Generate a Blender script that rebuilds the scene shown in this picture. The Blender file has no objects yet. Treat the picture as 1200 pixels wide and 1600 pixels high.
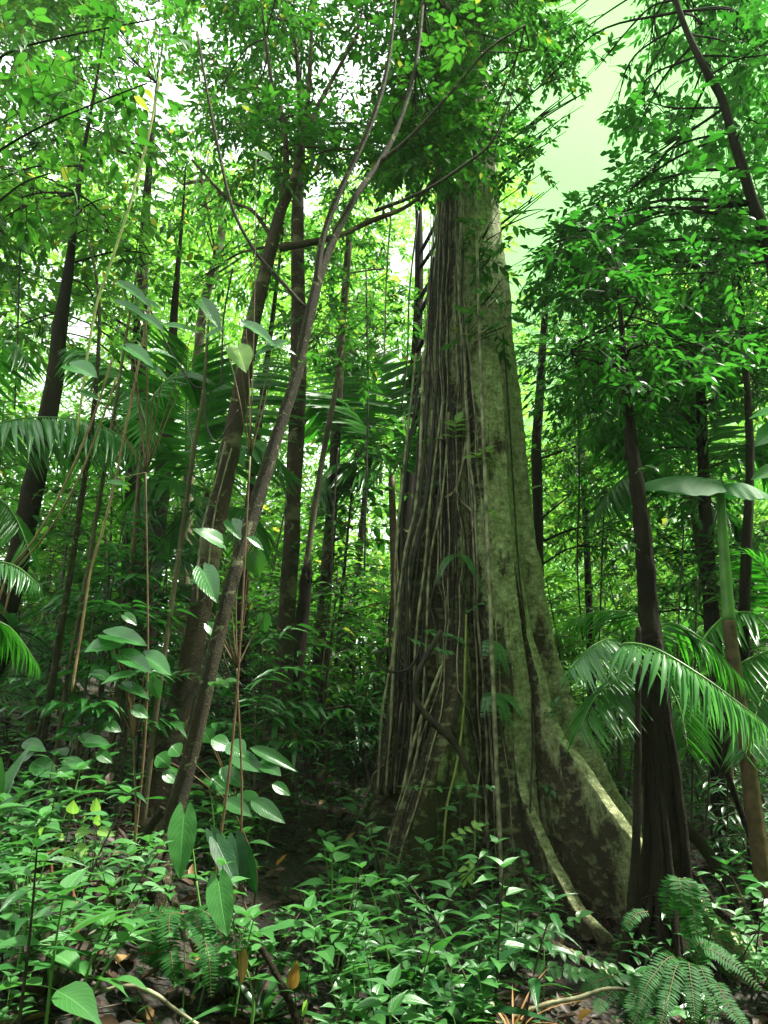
import bpy, math, random
import numpy as np
from mathutils import Vector, noise as mnoise

C = bpy.context.scene.collection
scene = bpy.context.scene
R = math.radians
rnd = random.Random(7)
rng = np.random.default_rng(11)

# ------------------------------------------------------------------ camera
PITCH = 17.0
FPX = 1142.0                       # focal length in pixels of a 1200 x 1600 frame
CAMZ = 1.6
cam_d = bpy.data.cameras.new('camera')
cam = bpy.data.objects.new('camera', cam_d)
C.objects.link(cam)
cam.location = (0, 0, CAMZ)
cam.rotation_euler = (R(90 + PITCH), 0, 0)
cam_d.sensor_fit = 'VERTICAL'
cam_d.sensor_height = 36.0
cam_d.lens = 36.0 * FPX / 1600.0
cam_d.clip_end = 2000
cam_d.clip_start = 0.05
scene.camera = cam

# ------------------------------------------------------------------ light and exposure
SUN_EL, SUN_AZ = 60.0, 80.0         # azimuth from +Y towards +X
scene.view_settings.view_transform = 'Standard'
scene.view_settings.look = 'None'
scene.view_settings.gamma = 1.0
scene.view_settings.exposure = 2.8
SKY_STRENGTH = 0.11
world = bpy.data.worlds.new('World')
scene.world = world
world.use_nodes = True
nt = world.node_tree
nt.nodes.clear()
w_out = nt.nodes.new('ShaderNodeOutputWorld')
w_bg = nt.nodes.new('ShaderNodeBackground')
w_sky = nt.nodes.new('ShaderNodeTexSky')
w_sky.sky_type = 'NISHITA'
w_sky.sun_disc = False
w_sky.sun_elevation = R(SUN_EL)
w_sky.sun_rotation = R(SUN_AZ)
w_sky.dust_density = 4.0
w_hsv = nt.nodes.new('ShaderNodeHueSaturation')
w_hsv.inputs['Saturation'].default_value = 0.12
w_tc = nt.nodes.new('ShaderNodeTexCoord')
w_sep = nt.nodes.new('ShaderNodeSeparateXYZ')
w_map = nt.nodes.new('ShaderNodeMapRange')
w_map.interpolation_type = 'SMOOTHSTEP'
w_map.inputs['From Min'].default_value = -0.05
w_map.inputs['From Max'].default_value = 0.17
w_tint = nt.nodes.new('ShaderNodeMix')
w_tint.data_type = 'RGBA'
w_tint.inputs['A'].default_value = (1.0, 1.06, 0.98, 1)
w_tint.inputs['B'].default_value = (0.185, 0.43, 0.135, 1)
w_mul = nt.nodes.new('ShaderNodeMix')
w_mul.data_type = 'RGBA'
w_mul.blend_type = 'MULTIPLY'
w_mul.inputs['Factor'].default_value = 1.0
L = nt.links.new
L(w_sky.outputs['Color'], w_hsv.inputs['Color'])
L(w_tc.outputs['Generated'], w_sep.inputs['Vector'])
L(w_sep.outputs['X'], w_map.inputs['Value'])
L(w_map.outputs['Result'], w_tint.inputs['Factor'])
w_cap = nt.nodes.new('ShaderNodeMix')
w_cap.data_type = 'RGBA'
w_cap.blend_type = 'DARKEN'
w_cap.inputs['Factor'].default_value = 1.0
w_cap.inputs['B'].default_value = (5.0, 5.0, 5.0, 1)       # cloud veil: no part brighter than this
L(w_hsv.outputs['Color'], w_cap.inputs['A'])
w_no = nt.nodes.new('ShaderNodeTexNoise')
w_no.inputs['Scale'].default_value = 3.2
w_no.inputs['Detail'].default_value = 4
L(w_tc.outputs['Generated'], w_no.inputs['Vector'])
w_nr = nt.nodes.new('ShaderNodeMapRange')
w_nr.inputs['From Min'].default_value = 0.35
w_nr.inputs['From Max'].default_value = 0.65
w_nr.inputs['To Min'].default_value = 0.75
w_nr.inputs['To Max'].default_value = 1.35
L(w_no.outputs['Fac'], w_nr.inputs['Value'])
w_cl = nt.nodes.new('ShaderNodeMix')
w_cl.data_type = 'RGBA'
w_cl.blend_type = 'MULTIPLY'
w_cl.inputs['Factor'].default_value = 1.0
L(w_cap.outputs['Result'], w_cl.inputs['A'])
L(w_nr.outputs['Result'], w_cl.inputs['B'])
L(w_cl.outputs['Result'], w_mul.inputs['A'])
L(w_tint.outputs['Result'], w_mul.inputs['B'])
L(w_mul.outputs['Result'], w_bg.inputs['Color'])
w_bg.inputs['Strength'].default_value = SKY_STRENGTH
L(w_bg.outputs['Background'], w_out.inputs['Surface'])

sun_d = bpy.data.lights.new('sun', 'SUN')
sun_d.energy = 2.7
sun_d.angle = R(5)
sun_d.color = (1.0, 0.97, 0.86)
sun = bpy.data.objects.new('sun', sun_d)
C.objects.link(sun)
sv = Vector((math.sin(R(SUN_AZ)) * math.cos(R(SUN_EL)), math.cos(R(SUN_AZ)) * math.cos(R(SUN_EL)), math.sin(R(SUN_EL))))
sun.rotation_euler = sv.to_track_quat('Z', 'Y').to_euler()
sun.location = sv * 30

cy = scene.cycles
cy.max_bounces = 7
cy.diffuse_bounces = 3
cy.glossy_bounces = 2
cy.transmission_bounces = 4
cy.sample_clamp_indirect = 6.0
cy.use_denoising = True
try:
    cy.denoiser = 'OPENIMAGEDENOISE'
except Exception:
    pass

# ------------------------------------------------------------------ picture <-> place
cp, sp = math.cos(R(PITCH)), math.sin(R(PITCH))


def at(u, v, Y):
    """the point seen at pixel (u, v) of the photograph, Y metres ahead"""
    a, b = (u - 600.0) / FPX, (800.0 - v) / FPX
    t = Y / (cp - b * sp)
    return np.array([a * t, Y, CAMZ + (sp + b * cp) * t])


def depth_of(p):
    return p[1] * cp + (p[2] - CAMZ) * sp


def to_px(P):
    P = np.atleast_2d(P)
    z = P[:, 2] - CAMZ
    d = P[:, 1] * cp + z * sp
    d = np.maximum(d, 0.05)
    b = (-P[:, 1] * sp + z * cp) / d
    a = P[:, 0] / d
    return np.stack([600 + a * FPX, 800 - b * FPX], 1)


def sst(x, a, b):
    t = np.clip((np.asarray(x, float) - a) / (b - a), 0, 1)
    return t * t * (3 - 2 * t)


def hgt(x, y):
    x = np.asarray(x, float)
    y = np.asarray(y, float)
    xl = np.clip(x, -14, 1.0)
    xr = np.clip(x - 1.0, 0, 30)
    h = 0.2 - 0.31 * xl - 0.05 * xr + 0.1 * (np.clip(y, -4, 22) - 4)
    h = h * sst(y, -6, 3) + 0.02 * xr * sst(y, 9, 20)
    h = h + 0.05 * np.sin(1.7 * x + 0.9 * y) * np.sin(1.3 * y - 0.6 * x) + 0.025 * np.sin(4.1 * x + 1.3) * np.sin(3.7 * y)
    return h


def ground_at(u, v):
    """where the sight line through a pixel meets the ground"""
    a, b = (u - 600.0) / FPX, (800.0 - v) / FPX
    d = np.array([a, cp - b * sp, sp + b * cp])
    t = 0.5
    while t < 60:
        p = np.array([0, 0, CAMZ]) + d * t
        if p[2] < hgt(p[0], p[1]):
            return np.array([p[0], p[1], float(hgt(p[0], p[1]))])
        t += 0.02 + 0.01 * t
    return None


# ------------------------------------------------------------------ mesh building
class MB:
    """collects vertices and quads/tris of ONE mesh"""

    def __init__(s):
        s.v, s.q, s.t, s.uv, s.n = [], [], [], [], 0
        s.m = 0
        s.qm, s.tm = [], []

    def add(s, V, Q=None, T=None, UV=None):
        V = np.asarray(V, float).reshape(-1, 3)
        s.v.append(V)
        if Q is not None and len(Q):
            s.q.append(np.asarray(Q, np.int64).reshape(-1, 4) + s.n)
            s.qm.append(np.full(len(s.q[-1]), s.m))
        if T is not None and len(T):
            s.t.append(np.asarray(T, np.int64).reshape(-1, 3) + s.n)
            s.tm.append(np.full(len(s.t[-1]), s.m))
        s.uv.append(np.zeros((len(V), 2)) if UV is None else np.asarray(UV, float).reshape(-1, 2))
        s.n += len(V)
        return s

    def build(s, name, mat, parent=None, origin=None, smooth=True):
        me = bpy.data.meshes.new(name)
        V = np.concatenate(s.v) if s.v else np.zeros((0, 3))
        UV = np.concatenate(s.uv) if s.uv else np.zeros((0, 2))
        Q = np.concatenate(s.q) if s.q else np.zeros((0, 4), np.int64)
        T = np.concatenate(s.t) if s.t else np.zeros((0, 3), np.int64)
        if origin is not None:
            V = V - np.asarray(origin)
        me.vertices.add(len(V))
        me.vertices.foreach_set('co', V.astype(np.float32).ravel())
        loops = np.concatenate([Q.ravel(), T.ravel()]).astype(np.int32)
        me.loops.add(len(loops))
        me.loops.foreach_set('vertex_index', loops)
        npoly = len(Q) + len(T)
        me.polygons.add(npoly)
        st = np.concatenate([np.arange(len(Q)) * 4, len(Q) * 4 + np.arange(len(T)) * 3]).astype(np.int32)
        me.polygons.foreach_set('loop_start', st)
        me.polygons.foreach_set('use_smooth', np.full(npoly, smooth))
        ul = me.uv_layers.new(name='UVMap')
        ul.data.foreach_set('uv', UV[loops].astype(np.float32).ravel())
        me.update(calc_edges=True)
        mats = mat if isinstance(mat, (list, tuple)) else [mat]
        for m_ in mats:
            me.materials.append(m_)
        if len(mats) > 1:
            me.polygons.foreach_set('material_index', np.concatenate(s.qm + s.tm).astype(np.int32))
        o = bpy.data.objects.new(name, me)
        C.objects.link(o)
        if parent is not None:
            o.parent = parent
        elif origin is not None:
            o.location = tuple(origin)
        return o


def empty(name, loc, rz=0.0):
    o = bpy.data.objects.new(name, None)
    o.empty_display_size = 0.1
    C.objects.link(o)
    o.location = tuple(loc)
    o.rotation_euler = (0, 0, rz)
    return o


def tag(o, label=None, cat=None, group=None, kind=None):
    if label:
        o['label'] = label
    if cat:
        o['category'] = cat
    if group:
        o['group'] = group
    if kind:
        o['kind'] = kind
    return o


def copy_thing(root):
    r = root.copy()
    C.objects.link(r)
    for ch in list(root.children):
        c = ch.copy()
        C.objects.link(c)
        c.parent = r
        for g in list(ch.children):
            d = g.copy()
            C.objects.link(d)
            d.parent = c
    return r


def nrmz(a):
    a = np.asarray(a, float)
    return a / np.maximum(np.linalg.norm(a, axis=-1, keepdims=True), 1e-9)


def spline(P, n):
    """Catmull-Rom through P (any width of rows), n samples"""
    P = np.asarray(P, float)
    if len(P) == 2:
        t = np.linspace(0, 1, n)[:, None]
        return P[0] * (1 - t) + P[1] * t
    Q = np.vstack([2 * P[0] - P[1], P, 2 * P[-1] - P[-2]])
    u = np.linspace(0, len(P) - 1 - 1e-6, n)
    i = u.astype(int)
    t = (u - i)[:, None]
    a, b, c, d = Q[i], Q[i + 1], Q[i + 2], Q[i + 3]
    return 0.5 * (2 * b + (c - a) * t + (2 * a - 5 * b + 4 * c - d) * t ** 2 + (3 * b - a - 3 * c + d) * t ** 3)


def tube(mb, P, rad, sides=8, rough=0.0, seed=0.0, cap=True, squash=None):
    P = np.asarray(P, float)
    n = len(P)
    rad = np.broadcast_to(np.asarray(rad, float), (n,))
    T = np.gradient(P, axis=0)
    T = nrmz(T)
    ref = np.array([0.13, -1.0, 0.07]) if abs(T[n // 2][1]) < 0.9 else np.array([1.0, 0.1, 0.1])
    A = nrmz(np.cross(T, ref))
    B = np.cross(T, A)
    ang = np.arange(sides) / sides * 2 * math.pi
    ca, sa = np.cos(ang), np.sin(ang)
    rr = np.repeat(rad[:, None], sides, 1)
    if rough > 0:
        for i in range(n):
            for j in range(sides):
                q = Vector((ca[j] * 2.0 + seed, sa[j] * 2.0, i * 0.35))
                rr[i, j] *= 1 + rough * (mnoise.noise(q) + 0.5 * mnoise.noise(q * 2.3))
    V = P[:, None, :] + rr[..., None] * (ca[None, :, None] * A[:, None, :] + sa[None, :, None] * B[:, None, :])
    ln = np.concatenate([[0], np.cumsum(np.linalg.norm(np.diff(P, axis=0), axis=1))])
    UV = np.stack([np.repeat((np.arange(sides) / sides)[None], n, 0), np.repeat(ln[:, None], sides, 1)], -1)
    i = np.arange(n - 1)[:, None] * sides
    j = np.arange(sides)[None]
    j2 = (j + 1) % sides
    Q = np.stack([i + j, i + j2, i + sides + j2, i + sides + j], -1).reshape(-1, 4)
    V = V.reshape(-1, 3)
    UV = UV.reshape(-1, 2)
    Tt = None
    if cap:
        V = np.vstack([V, P[-1] + T[-1] * rad[-1] * 0.4, P[0]])
        UV = np.vstack([UV, UV[-1:], UV[:1]])
        k = n * sides
        top = (n - 1) * sides
        Tt = [(top + a, top + (a + 1) % sides, k) for a in range(sides)] + [((a + 1) % sides, a, k + 1) for a in range(sides)]
    mb.add(V, Q, Tt, UV)


# ---- leaves
def leaf_t(shape='ellip', n=5, ratio=0.4, fold=0.12, curl=0.18, cols=3, wave=0.0):
    t = np.linspace(0, 1, n + 1)
    if shape == 'ellip':
        w = np.sin(np.pi * t ** 0.85) ** 0.85 * (1 - 0.25 * t)
    elif shape == 'acum':                    # drip tip
        w = np.sin(np.pi * np.clip(t / 0.9, 0, 1) ** 0.75) * 0.95 + 0.06 * (1 - t)
    elif shape == 'lance':
        w = np.sin(np.pi * t ** 0.6) ** 1.0
    elif shape == 'heart':
        w = np.sqrt(np.clip(1 - (1.9 * t - 0.62) ** 2, 0, 1)) * (t < 0.35) + (t >= 0.35) * (1 - (np.clip(t - 0.35, 0, 1) / 0.65) ** 1.5)
        w[0] = 0.55
    elif shape == 'arrow':
        w = np.where(t < 0.28, 0.60 + 0.40 * np.sin(t / 0.28 * math.pi / 2), np.cos((t - 0.28) / 0.72 * math.pi / 2) ** 0.85)
    elif shape == 'strap':
        w = np.clip(np.minimum(0.45 + 2.2 * t, 1) * np.minimum(1, (1 - t) * 2.6) ** 0.7, 0, 1)
    elif shape == 'round':
        w = np.sin(np.pi * t ** 0.8) ** 0.55
    w = np.maximum(w, 0.015)
    w = w / w.max()
    s = np.linspace(-1, 1, cols)
    X = s[None] * w[:, None] * ratio * 0.5
    Yy = np.repeat(t[:, None], cols, 1)
    if shape in ('heart', 'arrow'):
        Yy = Yy - (0.24 if shape == 'heart' else 0.22) * (1 - t[:, None]) ** 3 * np.sin(np.pi * 0.78 * np.abs(s[None]) ** 0.8)
    Z = -curl * Yy ** 2 + fold * np.abs(X) / (ratio * 0.5 + 1e-9) * ratio
    Z = Z + wave * np.sin(Yy * 19 + s[None] * 1.5) * np.abs(s[None])
    V = np.stack([X, Yy, Z], -1).reshape(-1, 3)
    UV = np.stack([np.repeat((s[None] + 1) / 2, n + 1, 0), Yy * 0 + t[:, None]], -1).reshape(-1, 2)
    i = np.arange(n)[:, None] * cols
    j = np.arange(cols - 1)[None]
    Q = np.stack([i + j, i + j + 1, i + cols + j + 1, i + cols + j], -1).reshape(-1, 4)
    return V, Q, UV


def leaf_far(ratio=0.42, fold=0.15):
    h = ratio * 0.5
    V = np.array([[0, 0, 0], [h * 0.85, 0.3, fold * h], [h * 0.8, 0.65, fold * h - 0.05], [0, 1, -0.12], [-h * 0.8, 0.65, fold * h - 0.05], [-h * 0.85, 0.3, fold * h]])
    Q = np.array([[0, 1, 2, 3], [0, 3, 4, 5]])
    UV = np.array([[.5, 0], [1, .3], [1, .65], [.5, 1], [0, .65], [0, .3]])
    return V, Q, UV


def leaves(mb, T, pos, d, nr, size, wid=1.0):
    """many leaves of one template: positions, direction of the midrib, upper normal, length"""
    V, Q, UV = T
    pos = np.asarray(pos, float).reshape(-1, 3)
    N = len(pos)
    if N == 0:
        return
    d = nrmz(np.broadcast_to(d, (N, 3)))
    nr = np.broadcast_to(nr, (N, 3))
    x = nrmz(np.cross(d, nr))
    z = np.cross(x, d)
    size = np.broadcast_to(np.asarray(size, float), (N,))
    wid = np.broadcast_to(np.asarray(wid, float), (N,))
    W = (x[:, None, :] * (V[None, :, 0:1] * wid[:, None, None]) + d[:, None, :] * V[None, :, 1:2] + z[:, None, :] * V[None, :, 2:3]) * size[:, None, None] + pos[:, None, :]
    k = len(V)
    QQ = (np.arange(N)[:, None, None] * k + Q[None]).reshape(-1, 4)
    mb.add(W.reshape(-1, 3), QQ, None, np.tile(UV, (N, 1)))


def rand_unit(n):
    a = rng.normal(size=(n, 3))
    return nrmz(a)


# ------------------------------------------------------------------ materials
def new_mat(name):
    m = bpy.data.materials.new(name)
    m.use_nodes = True
    n = m.node_tree
    n.nodes.clear()
    return m, n, n.nodes.new, n.links.new


def ramp(nd, stops):
    r = nd('ShaderNodeValToRGB')
    el = r.color_ramp.elements
    while len(el) > 1:
        el.remove(el[-1])
    el[0].position = stops[0][0]
    el[0].color = (*stops[0][1], 1)
    for p, c in stops[1:]:
        e = el.new(p)
        e.color = (*c, 1)
    return r


def leaf_mat(name, dark, light, trans=0.38, rough=0.38, spec=0.5, odd=None, vein=0.0, tgain=(1.9, 2.1, 1.2), clump=1.2):
    m, n, nd, ln = new_mat(name)
    out = nd('ShaderNodeOutputMaterial')
    geo = nd('ShaderNodeNewGeometry')
    mid = tuple((a + b) / 2 for a, b in zip(dark, light))
    stops = [(0.0, dark), (0.5, mid), (0.94, light)]
    if odd:
        stops.append((0.97, odd))
    rp = ramp(nd, stops)
    tc = nd('ShaderNodeTexCoord')
    no = nd('ShaderNodeTexNoise')
    no.inputs['Scale'].default_value = clump
    no.inputs['Detail'].default_value = 2
    ln(tc.outputs['Object'], no.inputs['Vector'])
    ad = nd('ShaderNodeMath')
    ad.operation = 'MULTIPLY_ADD'
    ln(no.outputs['Fac'], ad.inputs[0])
    ad.inputs[1].default_value = 0.9
    sb = nd('ShaderNodeMath')
    sb.operation = 'MULTIPLY_ADD'
    ln(geo.outputs['Random Per Island'], sb.inputs[0])
    sb.inputs[1].default_value = 0.62
    sb.inputs[2].default_value = -0.06
    ad.inputs[2].default_value = -0.45
    s2 = nd('ShaderNodeMath')
    s2.operation = 'ADD'
    ln(ad.outputs[0], s2.inputs[0])
    ln(sb.outputs[0], s2.inputs[1])
    mx = nd('ShaderNodeMath')
    mx.operation = 'MINIMUM'
    mx.inputs[1].default_value = 0.93
    ln(s2.outputs[0], mx.inputs[0])
    last = mx.outputs[0]
    if odd:
        gt = nd('ShaderNodeMath')
        gt.operation = 'GREATER_THAN'
        gt.inputs[1].default_value = 0.975
        ln(geo.outputs['Random Per Island'], gt.inputs[0])
        m2 = nd('ShaderNodeMath')
        m2.operation = 'MAXIMUM'
        ln(gt.outputs[0], m2.inputs[0])
        ln(last, m2.inputs[1])
        last = m2.outputs[0]
    ln(last, rp.inputs['Fac'])
    col = rp.outputs['Color']
    pr = nd('ShaderNodeBsdfPrincipled')
    if vein > 0:
        sx = nd('ShaderNodeSeparateXYZ')
        ln(tc.outputs['UV'], sx.inputs[0])
        a1 = nd('ShaderNodeMath'); a1.operation = 'SUBTRACT'; a1.inputs[1].default_value = 0.5
        ln(sx.outputs['X'], a1.inputs[0])
        a2 = nd('ShaderNodeMath'); a2.operation = 'ABSOLUTE'
        ln(a1.outputs[0], a2.inputs[0])
        mr = nd('ShaderNodeMapRange'); mr.inputs['From Min'].default_value = 0.0; mr.inputs['From Max'].default_value = 0.05
        mr.inputs['To Min'].default_value = 1.0; mr.inputs['To Max'].default_value = 0.0
        ln(a2.outputs[0], mr.inputs['Value'])
        b1 = nd('ShaderNodeMath'); b1.operation = 'MULTIPLY_ADD'; b1.inputs[1].default_value = -0.7
        ln(a2.outputs[0], b1.inputs[0]); ln(sx.outputs['Y'], b1.inputs[2])
        b2 = nd('ShaderNodeMath'); b2.operation = 'MULTIPLY'; b2.inputs[1].default_value = 62.0
        ln(b1.outputs[0], b2.inputs[0])
        b3 = nd('ShaderNodeMath'); b3.operation = 'SINE'
        ln(b2.outputs[0], b3.inputs[0])
        b4 = nd('ShaderNodeMapRange'); b4.inputs['From Min'].default_value = 0.75; b4.inputs['From Max'].default_value = 1.0
        b4.inputs['To Max'].default_value = 0.45
        ln(b3.outputs[0], b4.inputs['Value'])
        vm = nd('ShaderNodeMath'); vm.operation = 'MAXIMUM'
        ln(mr.outputs['Result'], vm.inputs[0]); ln(b4.outputs['Result'], vm.inputs[1])
        vs = nd('ShaderNodeMath'); vs.operation = 'MULTIPLY'; vs.inputs[1].default_value = vein
        ln(vm.outputs[0], vs.inputs[0])
        mv = nd('ShaderNodeMix'); mv.data_type = 'RGBA'
        ln(vs.outputs[0], mv.inputs['Factor'])
        ln(col, mv.inputs['A'])
        mv.inputs['B'].default_value = (light[0] * 2.2 + .03, light[1] * 1.7 + .03, light[2] * 2.2 + .02, 1)
        col = mv.outputs['Result']
        bp = nd('ShaderNodeBump'); bp.inputs['Strength'].default_value = 0.35; bp.inputs['Distance'].default_value = 0.004
        bp.invert = True
        ln(vm.outputs[0], bp.inputs['Height'])
        ln(bp.outputs['Normal'], pr.inputs['Normal'])
    ln(col, pr.inputs['Base Color'])
    pr.inputs['Roughness'].default_value = rough
    pr.inputs['Specular IOR Level'].default_value = spec
    tr = nd('ShaderNodeBsdfTranslucent')
    tg = nd('ShaderNodeMix'); tg.data_type = 'RGBA'; tg.blend_type = 'MULTIPLY'
    tg.inputs['Factor'].default_value = 1.0
    ln(col, tg.inputs['A'])
    tg.inputs['B'].default_value = (*tgain, 1)
    ln(tg.outputs['Result'], tr.inputs['Color'])
    ms = nd('ShaderNodeMixShader')
    ms.inputs['Fac'].default_value = trans
    ln(pr.outputs['BSDF'], ms.inputs[1])
    ln(tr.outputs['BSDF'], ms.inputs[2])
    ln(ms.outputs['Shader'], out.inputs['Surface'])
    return m


def bark_mat(name, base, dark, lichen, moss, sc=3.0, lich=0.55, mossy=0.5, band=0.0, bump=0.6, rough=0.85, wet=0.3):
    m, n, nd, ln = new_mat(name)
    out = nd('ShaderNodeOutputMaterial')
    pr = nd('ShaderNodeBsdfPrincipled')
    tc = nd('ShaderNodeTexCoord')
    mp = nd('ShaderNodeMapping')
    mp.inputs['Scale'].default_value = (1, 1, 0.35)
    ln(tc.outputs['Object'], mp.inputs['Vector'])
    n1 = nd('ShaderNodeTexNoise'); n1.inputs['Scale'].default_value = sc; n1.inputs['Detail'].default_value = 9; n1.inputs['Roughness'].default_value = 0.62
    ln(mp.outputs['Vector'], n1.inputs['Vector'])
    r1 = ramp(nd, [(0.3, dark), (0.55, base), (0.75, tuple(min(1, c * 1.25) for c in base))])
    ln(n1.outputs['Fac'], r1.inputs['Fac'])
    n2 = nd('ShaderNodeTexNoise'); n2.inputs['Scale'].default_value = sc * 1.8; n2.inputs['Detail'].default_value = 6; n2.inputs['Roughness'].default_value = 0.7
    n2.inputs['Distortion'].default_value = 0.6
    ln(tc.outputs['Object'], n2.inputs['Vector'])
    m2 = nd('ShaderNodeMapRange'); m2.inputs['From Min'].default_value = lich; m2.inputs['From Max'].default_value = lich + 0.07
    ln(n2.outputs['Fac'], m2.inputs['Value'])
    x1 = nd('ShaderNodeMix'); x1.data_type = 'RGBA'
    ln(m2.outputs['Result'], x1.inputs['Factor']); ln(r1.outputs['Color'], x1.inputs['A'])
    x1.inputs['B'].default_value = (*lichen, 1)
    n3 = nd('ShaderNodeTexNoise'); n3.inputs['Scale'].default_value = sc * 0.55; n3.inputs['Detail'].default_value = 7; n3.inputs['Roughness'].default_value = 0.68
    mo = nd('ShaderNodeMapping'); mo.inputs['Location'].default_value = (3.3, 7.1, 1.7)
    ln(tc.outputs['Object'], mo.inputs['Vector']); ln(mo.outputs['Vector'], n3.inputs['Vector'])
    m3 = nd('ShaderNodeMapRange'); m3.inputs['From Min'].default_value = mossy; m3.inputs['From Max'].default_value = mossy + 0.14
    m3.inputs['To Max'].default_value = 0.85
    ln(n3.outputs['Fac'], m3.inputs['Value'])
    x2 = nd('ShaderNodeMix'); x2.data_type = 'RGBA'
    ln(m3.outputs['Result'], x2.inputs['Factor']); ln(x1.outputs['Result'], x2.inputs['A'])
    x2.inputs['B'].default_value = (*moss, 1)
    col = x2.outputs['Result']
    hs = n1.outputs['Fac']
    if band > 0:
        mb_ = nd('ShaderNodeMapping'); mb_.inputs['Scale'].default_value = (0.5, 0.5, 1.0)
        ln(tc.outputs['Object'], mb_.inputs['Vector'])
        n4 = nd('ShaderNodeTexNoise'); n4.inputs['Scale'].default_value = band; n4.inputs['Detail'].default_value = 4
        ln(mb_.outputs['Vector'], n4.inputs['Vector'])
        m4 = nd('ShaderNodeMapRange'); m4.inputs['From Min'].default_value = 0.54; m4.inputs['From Max'].default_value = 0.62; m4.inputs['To Max'].default_value = 0.5
        ln(n4.outputs['Fac'], m4.inputs['Value'])
        x3 = nd('ShaderNodeMix'); x3.data_type = 'RGBA'
        ln(m4.outputs['Result'], x3.inputs['Factor']); ln(col, x3.inputs['A'])
        x3.inputs['B'].default_value = (*lichen, 1)
        col = x3.outputs['Result']
        sm = nd('ShaderNodeMath'); sm.operation = 'ADD'
        ln(hs, sm.inputs[0]); ln(n4.outputs['Fac'], sm.inputs[1])
        hs = sm.outputs[0]
    n5 = nd('ShaderNodeTexNoise'); n5.inputs['Scale'].default_value = sc * 12; n5.inputs['Detail'].default_value = 4
    ln(tc.outputs['Object'], n5.inputs['Vector'])
    s3 = nd('ShaderNodeMath'); s3.operation = 'MULTIPLY_ADD'; s3.inputs[1].default_value = 0.5
    ln(n5.outputs['Fac'], s3.inputs[0]); ln(hs, s3.inputs[2])
    vo = nd('ShaderNodeTexVoronoi'); vo.feature = 'DISTANCE_TO_EDGE'; vo.inputs['Scale'].default_value = sc * 4.5
    wa = nd('ShaderNodeMix'); wa.data_type = 'VECTOR'; wa.inputs['Factor'].default_value = 0.12
    ln(mp.outputs['Vector'], wa.inputs['A']); ln(n5.outputs['Color'], wa.inputs['B'])
    ln(wa.outputs['Result'], vo.inputs['Vector'])
    vr = nd('ShaderNodeMapRange'); vr.inputs['From Max'].default_value = 0.06; vr.inputs['To Max'].default_value = 0.22
    ln(vo.outputs['Distance'], vr.inputs['Value'])
    s4 = nd('ShaderNodeMath'); s4.operation = 'ADD'
    ln(s3.outputs[0], s4.inputs[0]); ln(vr.outputs['Result'], s4.inputs[1])
    bp = nd('ShaderNodeBump'); bp.inputs['Strength'].default_value = bump; bp.inputs['Distance'].default_value = 0.05
    ln(s4.outputs[0], bp.inputs['Height'])
    ln(col, pr.inputs['Base Color'])
    ln(bp.outputs['Normal'], pr.inputs['Normal'])
    pr.inputs['Roughness'].default_value = rough
    pr.inputs['Specular IOR Level'].default_value = wet
    ln(pr.outputs['BSDF'], out.inputs['Surface'])
    return m


def plain_mat(name, c1, c2, sc=6.0, rough=0.6, spec=0.3, bump=0.3):
    m, n, nd, ln = new_mat(name)
    out = nd('ShaderNodeOutputMaterial')
    pr = nd('ShaderNodeBsdfPrincipled')
    tc = nd('ShaderNodeTexCoord')
    n1 = nd('ShaderNodeTexNoise'); n1.inputs['Scale'].default_value = sc; n1.inputs['Detail'].default_value = 6
    ln(tc.outputs['Object'], n1.inputs['Vector'])
    r = ramp(nd, [(0.35, c1), (0.65, c2)])
    ln(n1.outputs['Fac'], r.inputs['Fac'])
    ln(r.outputs['Color'], pr.inputs['Base Color'])
    bp = nd('ShaderNodeBump'); bp.inputs['Strength'].default_value = bump; bp.inputs['Distance'].default_value = 0.02
    ln(n1.outputs['Fac'], bp.inputs['Height']); ln(bp.outputs['Normal'], pr.inputs['Normal'])
    pr.inputs['Roughness'].default_value = rough
    pr.inputs['Specular IOR Level'].default_value = spec
    ln(pr.outputs['BSDF'], out.inputs['Surface'])
    return m


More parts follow.
